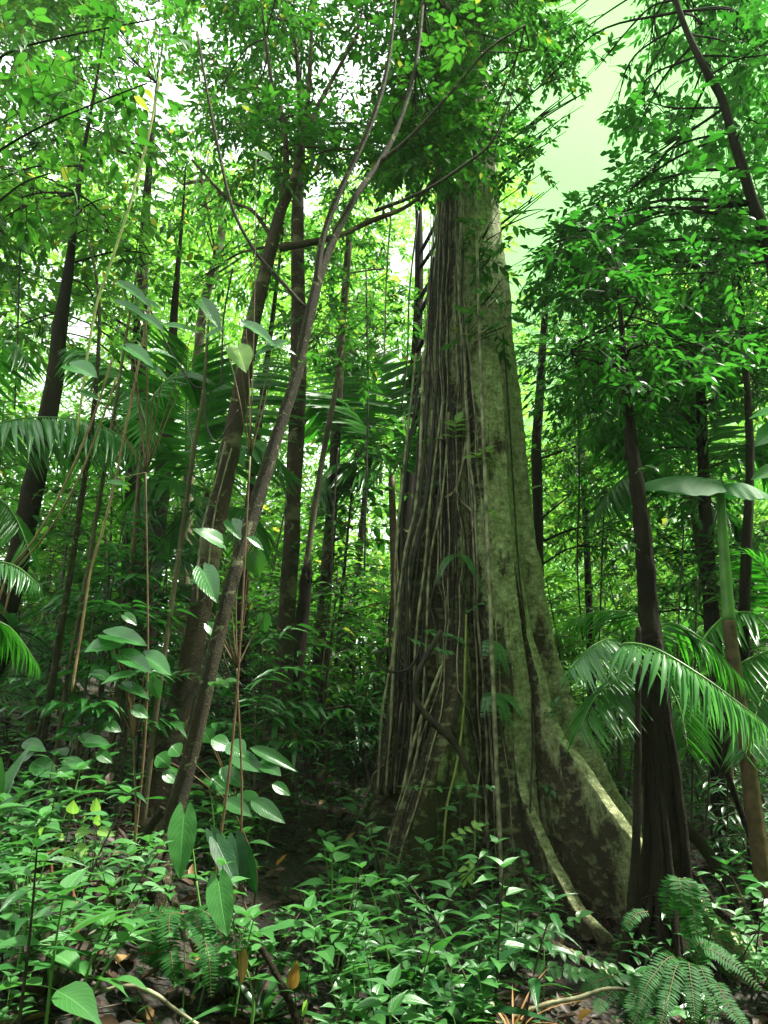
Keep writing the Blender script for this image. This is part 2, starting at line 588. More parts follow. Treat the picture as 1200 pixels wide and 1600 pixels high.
M = {
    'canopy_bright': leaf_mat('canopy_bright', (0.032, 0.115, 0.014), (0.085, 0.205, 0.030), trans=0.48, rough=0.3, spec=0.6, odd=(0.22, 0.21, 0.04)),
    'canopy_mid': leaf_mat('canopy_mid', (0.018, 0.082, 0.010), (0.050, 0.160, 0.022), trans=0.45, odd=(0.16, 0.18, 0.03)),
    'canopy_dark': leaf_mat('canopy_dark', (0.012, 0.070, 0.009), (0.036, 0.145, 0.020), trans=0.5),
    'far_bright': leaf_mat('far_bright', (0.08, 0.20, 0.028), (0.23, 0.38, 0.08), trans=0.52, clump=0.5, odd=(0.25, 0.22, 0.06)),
    'palm': leaf_mat('palm', (0.019, 0.115, 0.009), (0.045, 0.20, 0.018), trans=0.5, rough=0.32, spec=0.6),
    'palm_light': leaf_mat('palm_light', (0.05, 0.17, 0.045), (0.08, 0.23, 0.07), trans=0.32, rough=0.3, spec=0.6),
    'umbrella': leaf_mat('umbrella', (0.016, 0.10, 0.02), (0.028, 0.14, 0.03), trans=0.25, rough=0.6, spec=0.15, vein=0.4),
    'broad': leaf_mat('broad', (0.022, 0.12, 0.022), (0.05, 0.19, 0.04), trans=0.3, rough=0.27, spec=0.75, vein=0.5),
    'seedling': leaf_mat('seedling', (0.034, 0.135, 0.030), (0.080, 0.225, 0.062), trans=0.28, rough=0.33, spec=0.6, vein=0.35, odd=(0.2, 0.24, 0.05)),
    'seedling_dark': leaf_mat('seedling_dark', (0.012, 0.075, 0.016), (0.035, 0.14, 0.03), trans=0.25, rough=0.3, spec=0.65, vein=0.3),
    'seedling_lime': leaf_mat('seedling_lime', (0.13, 0.26, 0.05), (0.22, 0.36, 0.08), trans=0.35, rough=0.4, vein=0.4),
    'fern': leaf_mat('fern', (0.014, 0.08, 0.014), (0.034, 0.14, 0.026), trans=0.35, rough=0.6, spec=0.2),
    'aroid': leaf_mat('aroid', (0.028, 0.13, 0.022), (0.042, 0.165, 0.03), trans=0.25, rough=0.5, spec=0.3, vein=0.55, clump=3),
    'aroid_dark': leaf_mat('aroid_dark', (0.005, 0.042, 0.010), (0.010, 0.058, 0.015), trans=0.15, rough=0.5, spec=0.25, vein=0.3),
    'brom': leaf_mat('brom', (0.02, 0.085, 0.02), (0.05, 0.15, 0.04), trans=0.25, rough=0.35, spec=0.6),
    'litter': leaf_mat('litter', (0.025, 0.014, 0.008), (0.085, 0.05, 0.025), trans=0.08, rough=0.55, spec=0.35, odd=(0.22, 0.13, 0.05)),
    'dead_leaf': leaf_mat('dead_leaf', (0.22, 0.11, 0.03), (0.34, 0.19, 0.05), trans=0.15, rough=0.5, vein=0.3),
    'bark_lichen': bark_mat('bark_lichen', (0.055, 0.036, 0.018), (0.010, 0.007, 0.004), (0.26, 0.24, 0.13), (0.032, 0.045, 0.010), sc=5.0, lich=0.59, mossy=0.6, band=4.0, bump=0.9),
    'bark_dark': bark_mat('bark_dark', (0.022, 0.017, 0.011), (0.005, 0.004, 0.003), (0.07, 0.07, 0.04), (0.014, 0.022, 0.006), sc=4.5, lich=0.66, mossy=0.58, rough=0.95, wet=0.12),
    'bark_moss': bark_mat('bark_moss', (0.046, 0.034, 0.015), (0.010, 0.007, 0.004), (0.25, 0.25, 0.13), (0.055, 0.062, 0.010), sc=7.0, lich=0.57, mossy=0.55, bump=1.0),
    'bark_pale': bark_mat('bark_pale', (0.12, 0.095, 0.055), (0.045, 0.034, 0.02), (0.22, 0.21, 0.13), (0.05, 0.065, 0.018), sc=5.0, lich=0.58, mossy=0.64),
    'twig': plain_mat('twig', (0.02, 0.016, 0.010), (0.06, 0.05, 0.03), sc=20),
    'vine': plain_mat('vine', (0.06, 0.053, 0.03), (0.30, 0.28, 0.17), sc=9),
    'vine_dark': plain_mat('vine_dark', (0.008, 0.006, 0.004), (0.04, 0.03, 0.018), sc=9),
    'vine_orange': plain_mat('vine_orange', (0.15, 0.085, 0.04), (0.27, 0.18, 0.09), sc=9),
    'vine_lime': plain_mat('vine_lime', (0.22, 0.24, 0.07), (0.36, 0.36, 0.14), sc=9),
    'stem_green': plain_mat('stem_green', (0.07, 0.17, 0.035), (0.12, 0.25, 0.06), sc=9, rough=0.4),
    'stem_brown': plain_mat('stem_brown', (0.06, 0.035, 0.015), (0.13, 0.08, 0.04), sc=14),
    'red_wood': plain_mat('red_wood', (0.09, 0.028, 0.014), (0.24, 0.11, 0.06), sc=7),
    'rock': plain_mat('rock', (0.02, 0.018, 0.016), (0.055, 0.045, 0.042), sc=5, rough=0.75),
}


def ground_mat():
    m, n, nd, ln = new_mat('forest_floor')
    out = nd('ShaderNodeOutputMaterial')
    pr = nd('ShaderNodeBsdfPrincipled')
    tc = nd('ShaderNodeTexCoord')
    n1 = nd('ShaderNodeTexNoise'); n1.inputs['Scale'].default_value = 2.0; n1.inputs['Detail'].default_value = 12; n1.inputs['Roughness'].default_value = 0.7
    ln(tc.outputs['Object'], n1.inputs['Vector'])
    r = ramp(nd, [(0.3, (0.008, 0.006, 0.004)), (0.52, (0.03, 0.021, 0.013)), (0.7, (0.06, 0.042, 0.024))])
    ln(n1.outputs['Fac'], r.inputs['Fac'])
    v = nd('ShaderNodeTexVoronoi'); v.inputs['Scale'].default_value = 26
    ln(tc.outputs['Object'], v.inputs['Vector'])
    mx = nd('ShaderNodeMix'); mx.data_type = 'RGBA'; mx.blend_type = 'MULTIPLY'; mx.inputs['Factor'].default_value = 0.6
    ln(r.outputs['Color'], mx.inputs['A']); ln(v.outputs['Color'], mx.inputs['B'])
    ln(mx.outputs['Result'], pr.inputs['Base Color'])
    ad = nd('ShaderNodeMath'); ad.operation = 'ADD'
    ln(n1.outputs['Fac'], ad.inputs[0]); ln(v.outputs['Distance'], ad.inputs[1])
    bp = nd('ShaderNodeBump'); bp.inputs['Strength'].default_value = 0.9; bp.inputs['Distance'].default_value = 0.06
    ln(ad.outputs[0], bp.inputs['Height']); ln(bp.outputs['Normal'], pr.inputs['Normal'])
    pr.inputs['Roughness'].default_value = 0.85
    ln(pr.outputs['BSDF'], out.inputs['Surface'])
    return m


# ------------------------------------------------------------------ ground
def build_ground():
    def axis(lo, hi, fine_lo, fine_hi, step, grow):
        a = list(np.arange(fine_lo, fine_hi + 1e-6, step))
        s = step
        x = fine_lo
        pre = []
        while x > lo:
            s *= grow
            x -= s
            pre.append(x)
        s = step
        x = a[-1]
        post = []
        while x < hi:
            s *= grow
            x += s
            post.append(x)
        return np.array(pre[::-1] + a + post)
    xs = axis(-160, 160, -6, 6, 0.08, 1.12)
    ys = axis(-60, 220, 1.5, 12, 0.08, 1.12)
    X, Y = np.meshgrid(xs, ys)
    Z = hgt(X, Y)
    fz = np.array([[mnoise.noise(Vector((x * 3.1, y * 3.1, 0.3))) for x in xs] for y in ys]) * 0.035
    Z = Z + fz - 0.01
    V = np.stack([X, Y, Z], -1).reshape(-1, 3)
    ny, nx = X.shape
    i = np.arange(ny - 1)[:, None] * nx
    j = np.arange(nx - 1)[None]
    Q = np.stack([i + j, i + j + 1, i + nx + j + 1, i + nx + j], -1).reshape(-1, 4)
    o = MB().add(V, Q).build('ground', ground_mat())
    tag(o, 'dark forest floor of humus sloping down from the left', None, None, 'structure')


build_ground()


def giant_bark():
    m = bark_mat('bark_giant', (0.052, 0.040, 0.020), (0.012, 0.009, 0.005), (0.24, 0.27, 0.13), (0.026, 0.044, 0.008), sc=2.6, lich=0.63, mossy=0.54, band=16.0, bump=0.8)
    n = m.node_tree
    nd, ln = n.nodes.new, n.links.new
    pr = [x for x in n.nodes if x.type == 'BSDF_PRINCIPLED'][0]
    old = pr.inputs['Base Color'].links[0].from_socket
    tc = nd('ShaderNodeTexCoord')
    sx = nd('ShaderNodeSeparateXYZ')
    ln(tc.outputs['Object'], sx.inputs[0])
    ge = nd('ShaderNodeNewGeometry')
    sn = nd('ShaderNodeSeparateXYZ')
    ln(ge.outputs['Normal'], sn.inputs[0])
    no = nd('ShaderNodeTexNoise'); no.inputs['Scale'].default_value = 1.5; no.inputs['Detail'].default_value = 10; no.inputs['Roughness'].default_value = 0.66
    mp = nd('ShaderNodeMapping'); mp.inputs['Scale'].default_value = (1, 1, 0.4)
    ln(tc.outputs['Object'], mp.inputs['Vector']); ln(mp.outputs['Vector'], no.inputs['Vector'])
    # lichen coat with light painted in: paler towards the right and up the stem
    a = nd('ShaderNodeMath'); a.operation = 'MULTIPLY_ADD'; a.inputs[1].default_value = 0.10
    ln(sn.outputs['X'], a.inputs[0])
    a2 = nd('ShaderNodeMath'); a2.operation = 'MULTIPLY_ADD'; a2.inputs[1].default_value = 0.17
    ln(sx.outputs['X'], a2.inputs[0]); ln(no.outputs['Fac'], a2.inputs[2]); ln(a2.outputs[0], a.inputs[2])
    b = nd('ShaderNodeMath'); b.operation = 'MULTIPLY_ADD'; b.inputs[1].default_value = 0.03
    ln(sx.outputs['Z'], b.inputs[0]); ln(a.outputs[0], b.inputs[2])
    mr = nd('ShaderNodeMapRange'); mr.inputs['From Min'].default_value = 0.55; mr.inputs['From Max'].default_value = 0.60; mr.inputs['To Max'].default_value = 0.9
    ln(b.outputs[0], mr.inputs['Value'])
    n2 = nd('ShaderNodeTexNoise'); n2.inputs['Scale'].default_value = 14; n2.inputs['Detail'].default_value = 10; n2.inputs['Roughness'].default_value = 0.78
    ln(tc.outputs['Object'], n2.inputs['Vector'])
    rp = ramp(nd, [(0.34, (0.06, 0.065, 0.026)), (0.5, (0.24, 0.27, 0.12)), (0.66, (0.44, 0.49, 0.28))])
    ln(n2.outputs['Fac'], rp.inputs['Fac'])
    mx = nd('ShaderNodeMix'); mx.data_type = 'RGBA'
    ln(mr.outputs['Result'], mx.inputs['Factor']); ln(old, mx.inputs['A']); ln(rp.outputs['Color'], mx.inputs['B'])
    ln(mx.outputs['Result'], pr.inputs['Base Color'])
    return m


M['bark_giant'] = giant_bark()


# ------------------------------------------------------------------ the giant tree
GX, GY = 1.22, 8.0
GZ = float(hgt(GX, GY)) - 0.1
FINS = [  # angle deg, [(z, reach)], half width in m
    (-60, [(0, 2.75), (0.35, 2.25), (0.73, 1.82), (0.97, 1.60), (1.22, 1.36), (1.42, 1.15), (1.71, 0.98), (2.02, 0.90), (2.34, 0.80), (3.2, 0.68), (4.5, 0.60), (20, 0.2)], 0.055),
    (-14, [(0, 1.95), (0.45, 1.55), (0.9, 1.27), (1.35, 1.12), (1.8, 0.96), (2.2, 0.86), (2.9, 0.78), (3.85, 0.70), (5.0, 0.63), (6.5, 0.50), (8, 0.36), (20, 0.2)], 0.15),
    (-79, [(0, 2.1), (0.1, 1.75), (0.4, 1.38), (0.7, 1.12), (0.9, 0.9), (1.2, 0.7), (20, 0.2)], 0.045),
    (-128, [(0, 2.0), (0.5, 1.8), (0.91, 1.55), (1.2, 1.34), (1.6, 1.08), (1.95, 0.90), (2.54, 0.72), (4, 0.62), (5.5, 0.58), (8, 0.36), (20, 0.2)], 0.12),
    (-168, [(0, 2.0), (0.4, 1.65), (0.73, 1.45), (1.35, 1.27), (2.0, 1.13), (2.7, 1.02), (3.8, 0.84), (5.4, 0.67), (6.7, 0.53), (8, 0.36), (20, 0.2)], 0.17),
    (-84, [(0, 0.86), (1, 0.78), (2.6, 0.74), (4, 0.69), (5.5, 0.61), (7, 0.45), (20, 0.2)], 0.19),
    (60, [(0, 2.4), (1, 1.5), (2.2, 1.0), (4, 0.7), (8, 0.36), (20, 0.2)], 0.14),
    (120, [(0, 2.4), (1, 1.5), (2.2, 1.0), (4, 0.7), (8, 0.36), (20, 0.2)], 0.14),
]
CORE = [(0, 0.42), (1.2, 0.39), (2.6, 0.38), (4, 0.42), (5.5, 0.47), (6.5, 0.46), (8, 0.36), (11, 0.30), (16, 0.26), (20, 0.2)]


def core_r(z):
    return np.interp(z, [a for a, b in CORE], [b for a, b in CORE])


def axis_x(z):
    return np.interp(z, [0, 2.6, 5.7, 8.2, 20], [0.0, -0.10, -0.15, -0.12, -0.1])


def giant_r(th, z):
    """surface distance from the axis at angle th and height z above the base"""
    th = np.asarray(th, float)
    z = np.asarray(z, float)
    r0 = core_r(z)
    r = r0 * np.ones_like(th)
    for a, prof, hw in FINS:
        reach = np.interp(z, [q[0] for q in prof], [q[1] for q in prof])
        bend = 0.05 * np.sin(z * 2.1 + a)
        d = (th - math.radians(a) - bend + math.pi) % (2 * math.pi) - math.pi
        amp = np.maximum(reach - r0, 0)
        # a wall of thickness 2*hw that thins outwards, with a skirt where it leaves the trunk
        w = hw * (1.0 + 0.9 * np.exp(-z / 1.0) * 0.3)
        lat = np.abs(np.sin(np.clip(d, -1.5, 1.5)))
        rr = np.where(lat < 1e-4, 1e3, w / np.maximum(lat, 1e-4))
        fin = np.minimum(reach, rr * (1.0)) * (np.abs(d) < 1.5)
        fin = np.where(np.abs(d) < 1.5, fin, 0)
        skirt = r0 + 0.20 * amp * np.exp(-(d / 0.22) ** 2)
        k = 20.0
        mx = np.maximum(np.maximum(r, fin), skirt)
        r = mx + np.log(np.exp((r - mx) * k) + np.exp((fin - mx) * k) + np.exp((skirt - mx) * k)) / k - math.log(2.0) / k * 0.5
    return r


def build_giant():
    nth = 720
    # finer angles round the fins
    base = np.linspace(-math.pi, math.pi, 6001)[:-1]
    dens = np.ones_like(base)
    for a, prof, hw in FINS:
        d = (base - math.radians(a) + math.pi) % (2 * math.pi) - math.pi
        dens += 9 * np.exp(-(d / 0.13) ** 2)
    cdf = np.cumsum(dens)
    th = np.interp((np.arange(nth) + 0.5) / nth * cdf[-1], cdf, base)
    zs = np.concatenate([np.linspace(-0.5, 4, 150), np.linspace(4.04, 9, 120)[0:], np.linspace(9.1, 17, 60)])
    TH, Z = np.meshgrid(th, zs)
    r = giant_r(TH, np.maximum(Z, 0))
    dr = np.zeros_like(r)
    X = r * np.cos(TH)
    Yy = r * np.sin(TH)
    for i in range(len(zs)):
        for j in range(nth):
            q = Vector((X[i, j] * 1.0, Yy[i, j] * 1.0, Z[i, j]))
            dr[i, j] = 0.050 * mnoise.noise(Vector((q.x * 2.2, q.y * 2.2, q.z * 0.9))) \
                + 0.022 * mnoise.noise(Vector((q.x * 7, q.y * 7, q.z * 2.2))) \
                + 0.012 * mnoise.noise(Vector((q.x * 9, q.y * 9, q.z * 30))) \
                + 0.006 * mnoise.noise(Vector((q.x * 34, q.y * 34, q.z * 34)))
    r = r + dr * np.clip(core_r(Z) / 0.5, 0.3, 1)
    X = r * np.cos(TH) + axis_x(Z)
    Yy = r * np.sin(TH)
    V = np.stack([X, Yy, Z], -1).reshape(-1, 3)
    n = len(zs)
    i = np.arange(n - 1)[:, None] * nth
    j = np.arange(nth)[None]
    j2 = (j + 1) % nth
    Q = np.stack([i + j, i + j2, i + nth + j2, i + nth + j], -1).reshape(-1, 4)
    UV = np.stack([(TH + math.pi) / (2 * math.pi), Z], -1).reshape(-1, 2)
    root = empty('giant_buttress_tree', (GX, GY, GZ))
    tag(root, 'giant rainforest tree with tall flaring buttress roots and vines down its trunk', 'tree')
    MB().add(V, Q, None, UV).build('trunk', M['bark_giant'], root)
    return root


giant = build_giant()


def giant_pt(deg, z, off=0.03):
    """a point on the giant trunk's surface, in the place's own coordinates; z above the tree's base"""
    th = math.radians(deg)
    r = float(giant_r(np.array(th), np.array(z))) + off
    return np.array([GX + float(axis_x(z)) + r * math.cos(th), GY + r * math.sin(th), GZ + z])


# ------------------------------------------------------------------ trees
GAPS = [  # open sky between the crowns (pixel centre, radii)
    (915, 225, 74, 62), (880, 285, 46, 46), (970, 45, 50, 40), (1045, 130, 36, 32), (835, 345, 40, 45), (660, 385, 26, 46),
    (485, 300, 20, 42), (270, 150, 42, 26), (330, 40, 28, 30), (365, 235, 34, 24), (105, 470, 22, 22), (1110, 120, 28, 26), (940, 140, 50, 34), (1035, 215, 32, 28),
    (1110, 255, 26, 22), (615, 420, 20, 28), (130, 510, 26, 26), (50, 130, 24, 20), (860, 160, 40, 34), (600, 330, 14, 16), (815, 405, 26, 20),
]


for _k in range(64):
    GAPS.append((rnd.uniform(0, 620), rnd.uniform(0, 330), rnd.uniform(7, 15), rnd.uniform(7, 15)))
for _k in range(44):
    GAPS.append((rnd.uniform(820, 1200), rnd.uniform(0, 620), rnd.uniform(7, 15), rnd.uniform(7, 14)))


def in_gap(uv, soft=0.35):
    keep = np.ones(len(uv), bool)
    for (gu, gv, ru, rv) in GAPS:
        d = np.sqrt(((uv[:, 0] - gu) / ru) ** 2 + ((uv[:, 1] - gv) / rv) ** 2)
        keep &= ~(d < 1 + soft * rng.normal(size=len(uv)) * 0.5)
    return ~keep


T_FAR = leaf_far(0.42)
T_FAR_N = leaf_far(0.3)
T_MID = leaf_t('acum', 3, 0.42, 0.14, 0.2, 3)
T_MIDR = leaf_t('ellip', 3, 0.5, 0.14, 0.22, 3)
T_BIG = leaf_t('acum', 6, 0.42, 0.12, 0.28, 3)


def spray_leaves(mb, tw, centre, rad, n_spr, leaf, T, per=8, droop=0.25, twig=True, gap=True):
    """leafy twigs spread through an ellipsoid"""
    u = rand_unit(n_spr)
    rr = rng.random(n_spr) ** 0.42
    P = centre + u * rr[:, None] * rad
    D = nrmz(u * np.array([1, 1, 0.5]) + 0.8 * rand_unit(n_spr) + np.array([0, 0, -droop]))
    D[:, 2] *= 0.6
    D = nrmz(D)
    if gap:
        k = ~in_gap(to_px(P))
        P, D = P[k], D[k]
    if len(P) == 0:
        return
    ln = leaf * per * 0.32
    for k in range(per):
        t = (k + 0.7) / per
        pos = P + D * (ln * t) + np.array([0, 0, -1]) * (droop * ln * t * t)
        side = 1 if k % 2 else -1
        up = nrmz(np.array([0, 0, 1.0]) + 0.45 * rand_unit(len(P)))
        s = nrmz(np.cross(D, up)) * side
        ld = nrmz(D * (0.55 + 0.5 * t) + s * (1.0 - 0.6 * t) + 0.28 * rand_unit(len(P)) + np.array([0, 0, -droop * 0.8]))
        if k == per - 1:
            ld = nrmz(D + 0.2 * rand_unit(len(P)))
        nr = nrmz(up + 0.25 * rand_unit(len(P)))
        sz = leaf * rng.uniform(0.65, 1.2, len(P))
        keep = rng.random(len(P)) > 0.06
        leaves(mb, T, pos[keep], ld[keep], nr[keep], sz[keep])
    if twig and tw is not None:
        tw.m = 1
        for p, d in zip(P, D):
            tt = np.array([0, 0.5, 1.0])[:, None]
            pts = p - d * ln * 0.25 + d * (ln * 1.2 * tt) + np.array([0, 0, -1]) * (droop * ln * tt * tt)
            tube(tw, pts, [leaf * 0.03, leaf * 0.024, leaf * 0.012], 3, cap=False)
        tw.m = 0


def trunk_from_px(path, Ys, n=46):
    """rows (u, v, width_px); Ys one distance or one per row -> points and radii"""
    Ys = np.broadcast_to(np.asarray(Ys, float), (len(path),))
    P = np.array([at(u, v, y) for (u, v, w), y in zip(path, Ys)])
    r = np.array([w * 0.37 * depth_of(p) / FPX for (u, v, w), p in zip(path, P)])
    h0 = float(hgt(P[0][0], P[0][1]))
    if P[0][2] > h0 - 0.05:
        d = P[0] - P[1]
        d = d / max(-d[2], 0.2) if d[2] < 0 else np.array([0, 0, -1.0])
        gap = P[0][2] - h0
        q = P[0] + np.array([d[0] * gap * 0.6, 0, -gap - 0.25])
        q[2] = min(float(hgt(q[0], q[1])) - 0.2, q[2])
        P = np.vstack([q, P])
        r = np.concatenate([[r[0] * (1.25 if gap < 0.7 else 1.1)], r])
    S = spline(np.column_stack([P, r]), n)
    return S[:, :3], S[:, 3]


TREES = {}


def tree(key, label, path, Y, bark, branches=(), group=None, name='forest_tree', sides=14, rough=0.16, n=46, knots=0):
    P, r = trunk_from_px(path, Y, n)
    base = P[0].copy()
    base[2] = float(hgt(base[0], base[1]))
    root = empty(name, base)
    tag(root, label, 'tree', group)
    mb = MB()
    tube(mb, P, r, sides, rough, seed=len(TREES) * 3.7)
    trunk = mb.build('trunk', M[bark], root, base)
    for b in branches:
        limb = MB()
        Yb = b[1]
        Pb = np.array([at(u, v, Yb) for (u, v, w) in b[0]])
        rb = np.array([w * 0.5 * depth_of(p) / FPX for (u, v, w), p in zip(b[0], Pb)])
        S = spline(np.column_stack([Pb, rb]), 26)
        tube(limb, S[:, :3], S[:, 3], 8, 0.15, seed=len(TREES) * 1.3)
        limb.build('branch', M[bark], root, base)
    TREES[key] = dict(root=root, base=base, P=P, r=r, crown=MB(), bark=bark, clumps=[], tips=[at(*b[0][-1][:2], b[1]) for b in branches])
    return TREES[key]


def clump(key, u, v, Y, rpx, leaf, T, cover, per=8, flat=0.75, deep=1.0, limb=True, gap=True, twig=True):
    t = TREES[key]
    c = at(u, v, Y)
    R_ = rpx * depth_of(c) / FPX
    lpx = leaf * FPX / depth_of(c)
    n_leaf = cover * math.pi * rpx * rpx * flat / (0.24 * lpx * lpx)
    ns = max(2, int(n_leaf / per))
    spray_leaves(t['crown'], t['crown'], c, np.array([R_, R_ * deep, R_ * flat]), ns, leaf, T, per, gap=gap, twig=twig)
    if limb:
        P, r = t['P'], t['r']
        # leave the trunk where it is nearest below the clump, or from the top
        dd = np.linalg.norm(P - c, axis=1) + 1.5 * np.maximum(P[:, 2] - c[2] + 0.15 * R_, 0)
        k = int(np.argmin(dd))
        s = P[k]
        for tp in t['tips']:
            if np.linalg.norm(tp - c) < dd[k]:
                s = tp
        m = (s + c) / 2 + np.array([rng.normal() * .12, rng.normal() * .12, 0.12 * np.linalg.norm(c - s)])
        pts = spline(np.array([s, m, c]), 12)
        r0 = min(float(r[k]) * 0.5, 0.007 + 0.008 * np.linalg.norm(c - s))
        t['crown'].m = 2
        tube(t['crown'], pts, np.linspace(r0, 0.006, 12), 6, 0.1)
        for _ in range(5):
            a = pts[rng.integers(5, 11)]
            e = c + rand_unit(1)[0] * np.array([R_, R_ * deep, R_ * flat]) * 0.85
            tube(t['crown'], spline(np.array([a, (a + e) / 2 + [0, 0, 0.05 * R_], e]), 7), np.linspace(r0 * 0.4, 0.004, 7), 4)
        t['crown'].m = 0


def finish_trees(mats):
    for key, t in TREES.items():
        if t['crown'].n:
            t['crown'].build('crown', [M[mats.get(key, 'canopy_mid')], M['twig'], M[t['bark']]], t['root'], t['base'])


# --- left and middle trees with trunks one can tell apart
tree('lean', 'slender leaning tree with brown mossy bark, nearest of the trunks left of the giant',
     [(247, 1395, 53.3), (262, 1310, 39.6), (284, 1230, 36.1), (303, 1160, 34.4), (335, 1020, 31.8), (365, 900, 29.2), (400, 790, 30.1), (430, 690, 26.7), (462, 590, 24.1), (482, 500, 23.2), (503, 420, 19.8), (530, 355, 16.3), (560, 300, 12.9), (592, 255, 11.2), (625, 190, 9.5), (652, 90, 7.7), (664, -40, 6.0)],
     [4.5, 4.5, 4.5, 4.5, 4.5, 4.55, 4.6, 4.65, 4.7, 4.7, 4.75, 4.8, 4.8, 4.9, 5, 5.1, 5.2], 'bark_moss',
     branches=[([(493, 455, 12), (505, 370, 10), (535, 290, 9), (575, 205, 8), (600, 130, 7), (612, 60, 5), (618, -10, 4)], 4.72),
               ([(475, 480, 8), (440, 440, 7), (400, 395, 6), (365, 330, 5), (345, 250, 5), (325, 150, 4), (308, 50, 4)], 4.65),
               ([(592, 255, 7), (640, 215, 6), (700, 150, 5), (760, 80, 4), (820, 40, 3)], 4.9),
               ([(585, 330, 6), (660, 300, 5), (720, 262, 5), (770, 220, 4), (800, 150, 3)], 4.9)])
tree('fork', 'dark banded forest tree with lichen rings that forks just behind the leaning tree',
     [(250, 1215, 62), (268, 1150, 54), (285, 1085, 50), (308, 990, 46), (325, 880, 46), (345, 780, 44), (362, 690, 40), (375, 620, 35), (392, 520, 31), (408, 450, 29), (425, 380, 27), (440, 325, 22), (458, 285, 18), (472, 220, 13), (482, 140, 10), (487, 40, 7)], 6.0, 'bark_lichen',
     branches=[([(436, 388, 12), (480, 380, 11), (530, 368, 9), (580, 345, 8), (640, 320, 6), (690, 270, 5)], 5.95),
               ([(440, 325, 12), (447, 260, 10), (443, 190, 8), (425, 130, 6), (415, 60, 5)], 6.0),
               ([(470, 225, 9), (500, 160, 8), (530, 105, 6), (560, 50, 5)], 6.0),
               ([(425, 372, 7), (395, 330, 6), (355, 310, 5), (300, 250, 4)], 6.0)])
tree('straight', 'straight grey-flecked forest tree between the dark forked tree and the broken stump',
     [(436, 1150, 60), (440, 1100, 48), (446, 980, 38), (455, 850, 36), (460, 720, 34), (466, 600, 33), (466, 470, 29), (465, 380, 26), (466, 300, 22), (470, 230, 18), (468, 140, 12), (460, 40, 8)], 8.0, 'bark_lichen')
tree('leftdark', 'thick dark forest tree leaning at the left edge behind the pale palm frond',
     [(-8, 1010, 60), (8, 950, 52), (32, 855, 46), (60, 720, 42), (84, 600, 36), (95, 500, 28), (108, 420, 20), (118, 330, 13), (130, 240, 9), (150, 130, 5), (165, 40, 3)], 7.0, 'bark_dark')
tree('leftpost', 'dark upright forest tree seen behind the fan of palm leaflets',
     [(204, 1090, 56), (206, 1000, 50), (208, 850, 44), (211, 740, 40), (216, 600, 34), (221, 470, 26), (228, 330, 18), (236, 230, 11), (245, 130, 5)], 10.0, 'bark_dark')
tree('leftshort', 'short dark forest tree standing close beside the upright one, lost in palm leaves',
     [(226, 1080, 50), (231, 950, 46), (240, 860, 43), (250, 780, 38), (262, 660, 28), (268, 560, 20), (276, 440, 12), (285, 340, 6), (290, 260, 3)], 9.0, 'bark_dark')
tree('arch', 'pale slender forest tree whose top bends over to the left in an arch',
     [(285, 1040, 26), (292, 800, 24), (306, 600, 21), (318, 480, 19), (335, 420, 19), (348, 345, 17), (342, 300, 13), (318, 283, 9), (285, 288, 6)], 12.0, 'bark_pale')
tree('thindark', 'thin dark sapling trunk rising left of the paired heart-leaf shrub',
     [(62, 1185, 18), (72, 1130, 15), (95, 985, 14), (120, 830, 12), (140, 690, 11), (151, 590, 9), (155, 470, 6), (140, 380, 4)], 5.4, 'bark_moss', name='slender_sapling', n=30, sides=8)
tree('thinred', 'reddish thin sapling pole right of the thin dark sapling trunk',
     [(88, 1180, 12), (105, 1060, 10), (130, 930, 10), (152, 800, 9), (176, 660, 8), (198, 520, 6), (215, 420, 4)], 5.8, 'bark_pale', name='slender_sapling', n=30, sides=8)
tree('midthin', 'thin speckled sapling pole in front of the dark forked tree base',
     [(242, 1130, 12), (262, 990, 11), (285, 830, 10), (305, 690, 9), (318, 610, 7), (326, 500, 5)], 5.6, 'bark_pale', name='slender_sapling', n=30, sides=8)
tree('greenpole', 'pale green mossy pole leaning right between the straight tree and giant',
     [(462, 1090, 14), (470, 960, 13), (486, 830, 13), (505, 710, 12), (526, 600, 11), (540, 480, 8), (548, 380, 6)], 8.6, 'bark_pale', name='slender_sapling', n=30, sides=8)
tree('lichenpole', 'lichen-covered narrow forest tree just left of the giant, beside the green pole',
     [(498, 1110, 34), (502, 1000, 31), (510, 900, 28), (518, 800, 24), (527, 640, 20), (535, 500, 15), (545, 360, 10)], 10.0, 'bark_lichen')
tree('behindL', 'dark forest tree half hidden behind the left flank of the giant',
     [(612, 1160, 40), (618, 1000, 36), (628, 860, 32), (640, 700, 28), (652, 520, 22), (655, 380, 16), (650, 250, 12), (640, 120, 9)], 10.6, 'bark_dark')
tree('midslim', 'slim dark trunk between the straight tree and the leaning tree',
     [(380, 1090, 26), (378, 1000, 24), (382, 880, 20), (392, 760, 17), (410, 620, 14), (428, 480, 9), (440, 380, 5), (448, 300, 3)], 9.4, 'bark_dark')
tree('backpole', 'far dark slim trunk in the thicket beyond the broken stump',
     [(548, 1090, 18), (552, 980, 16), (562, 860, 14), (578, 700, 12), (590, 540, 9)], 14.0, 'bark_dark')

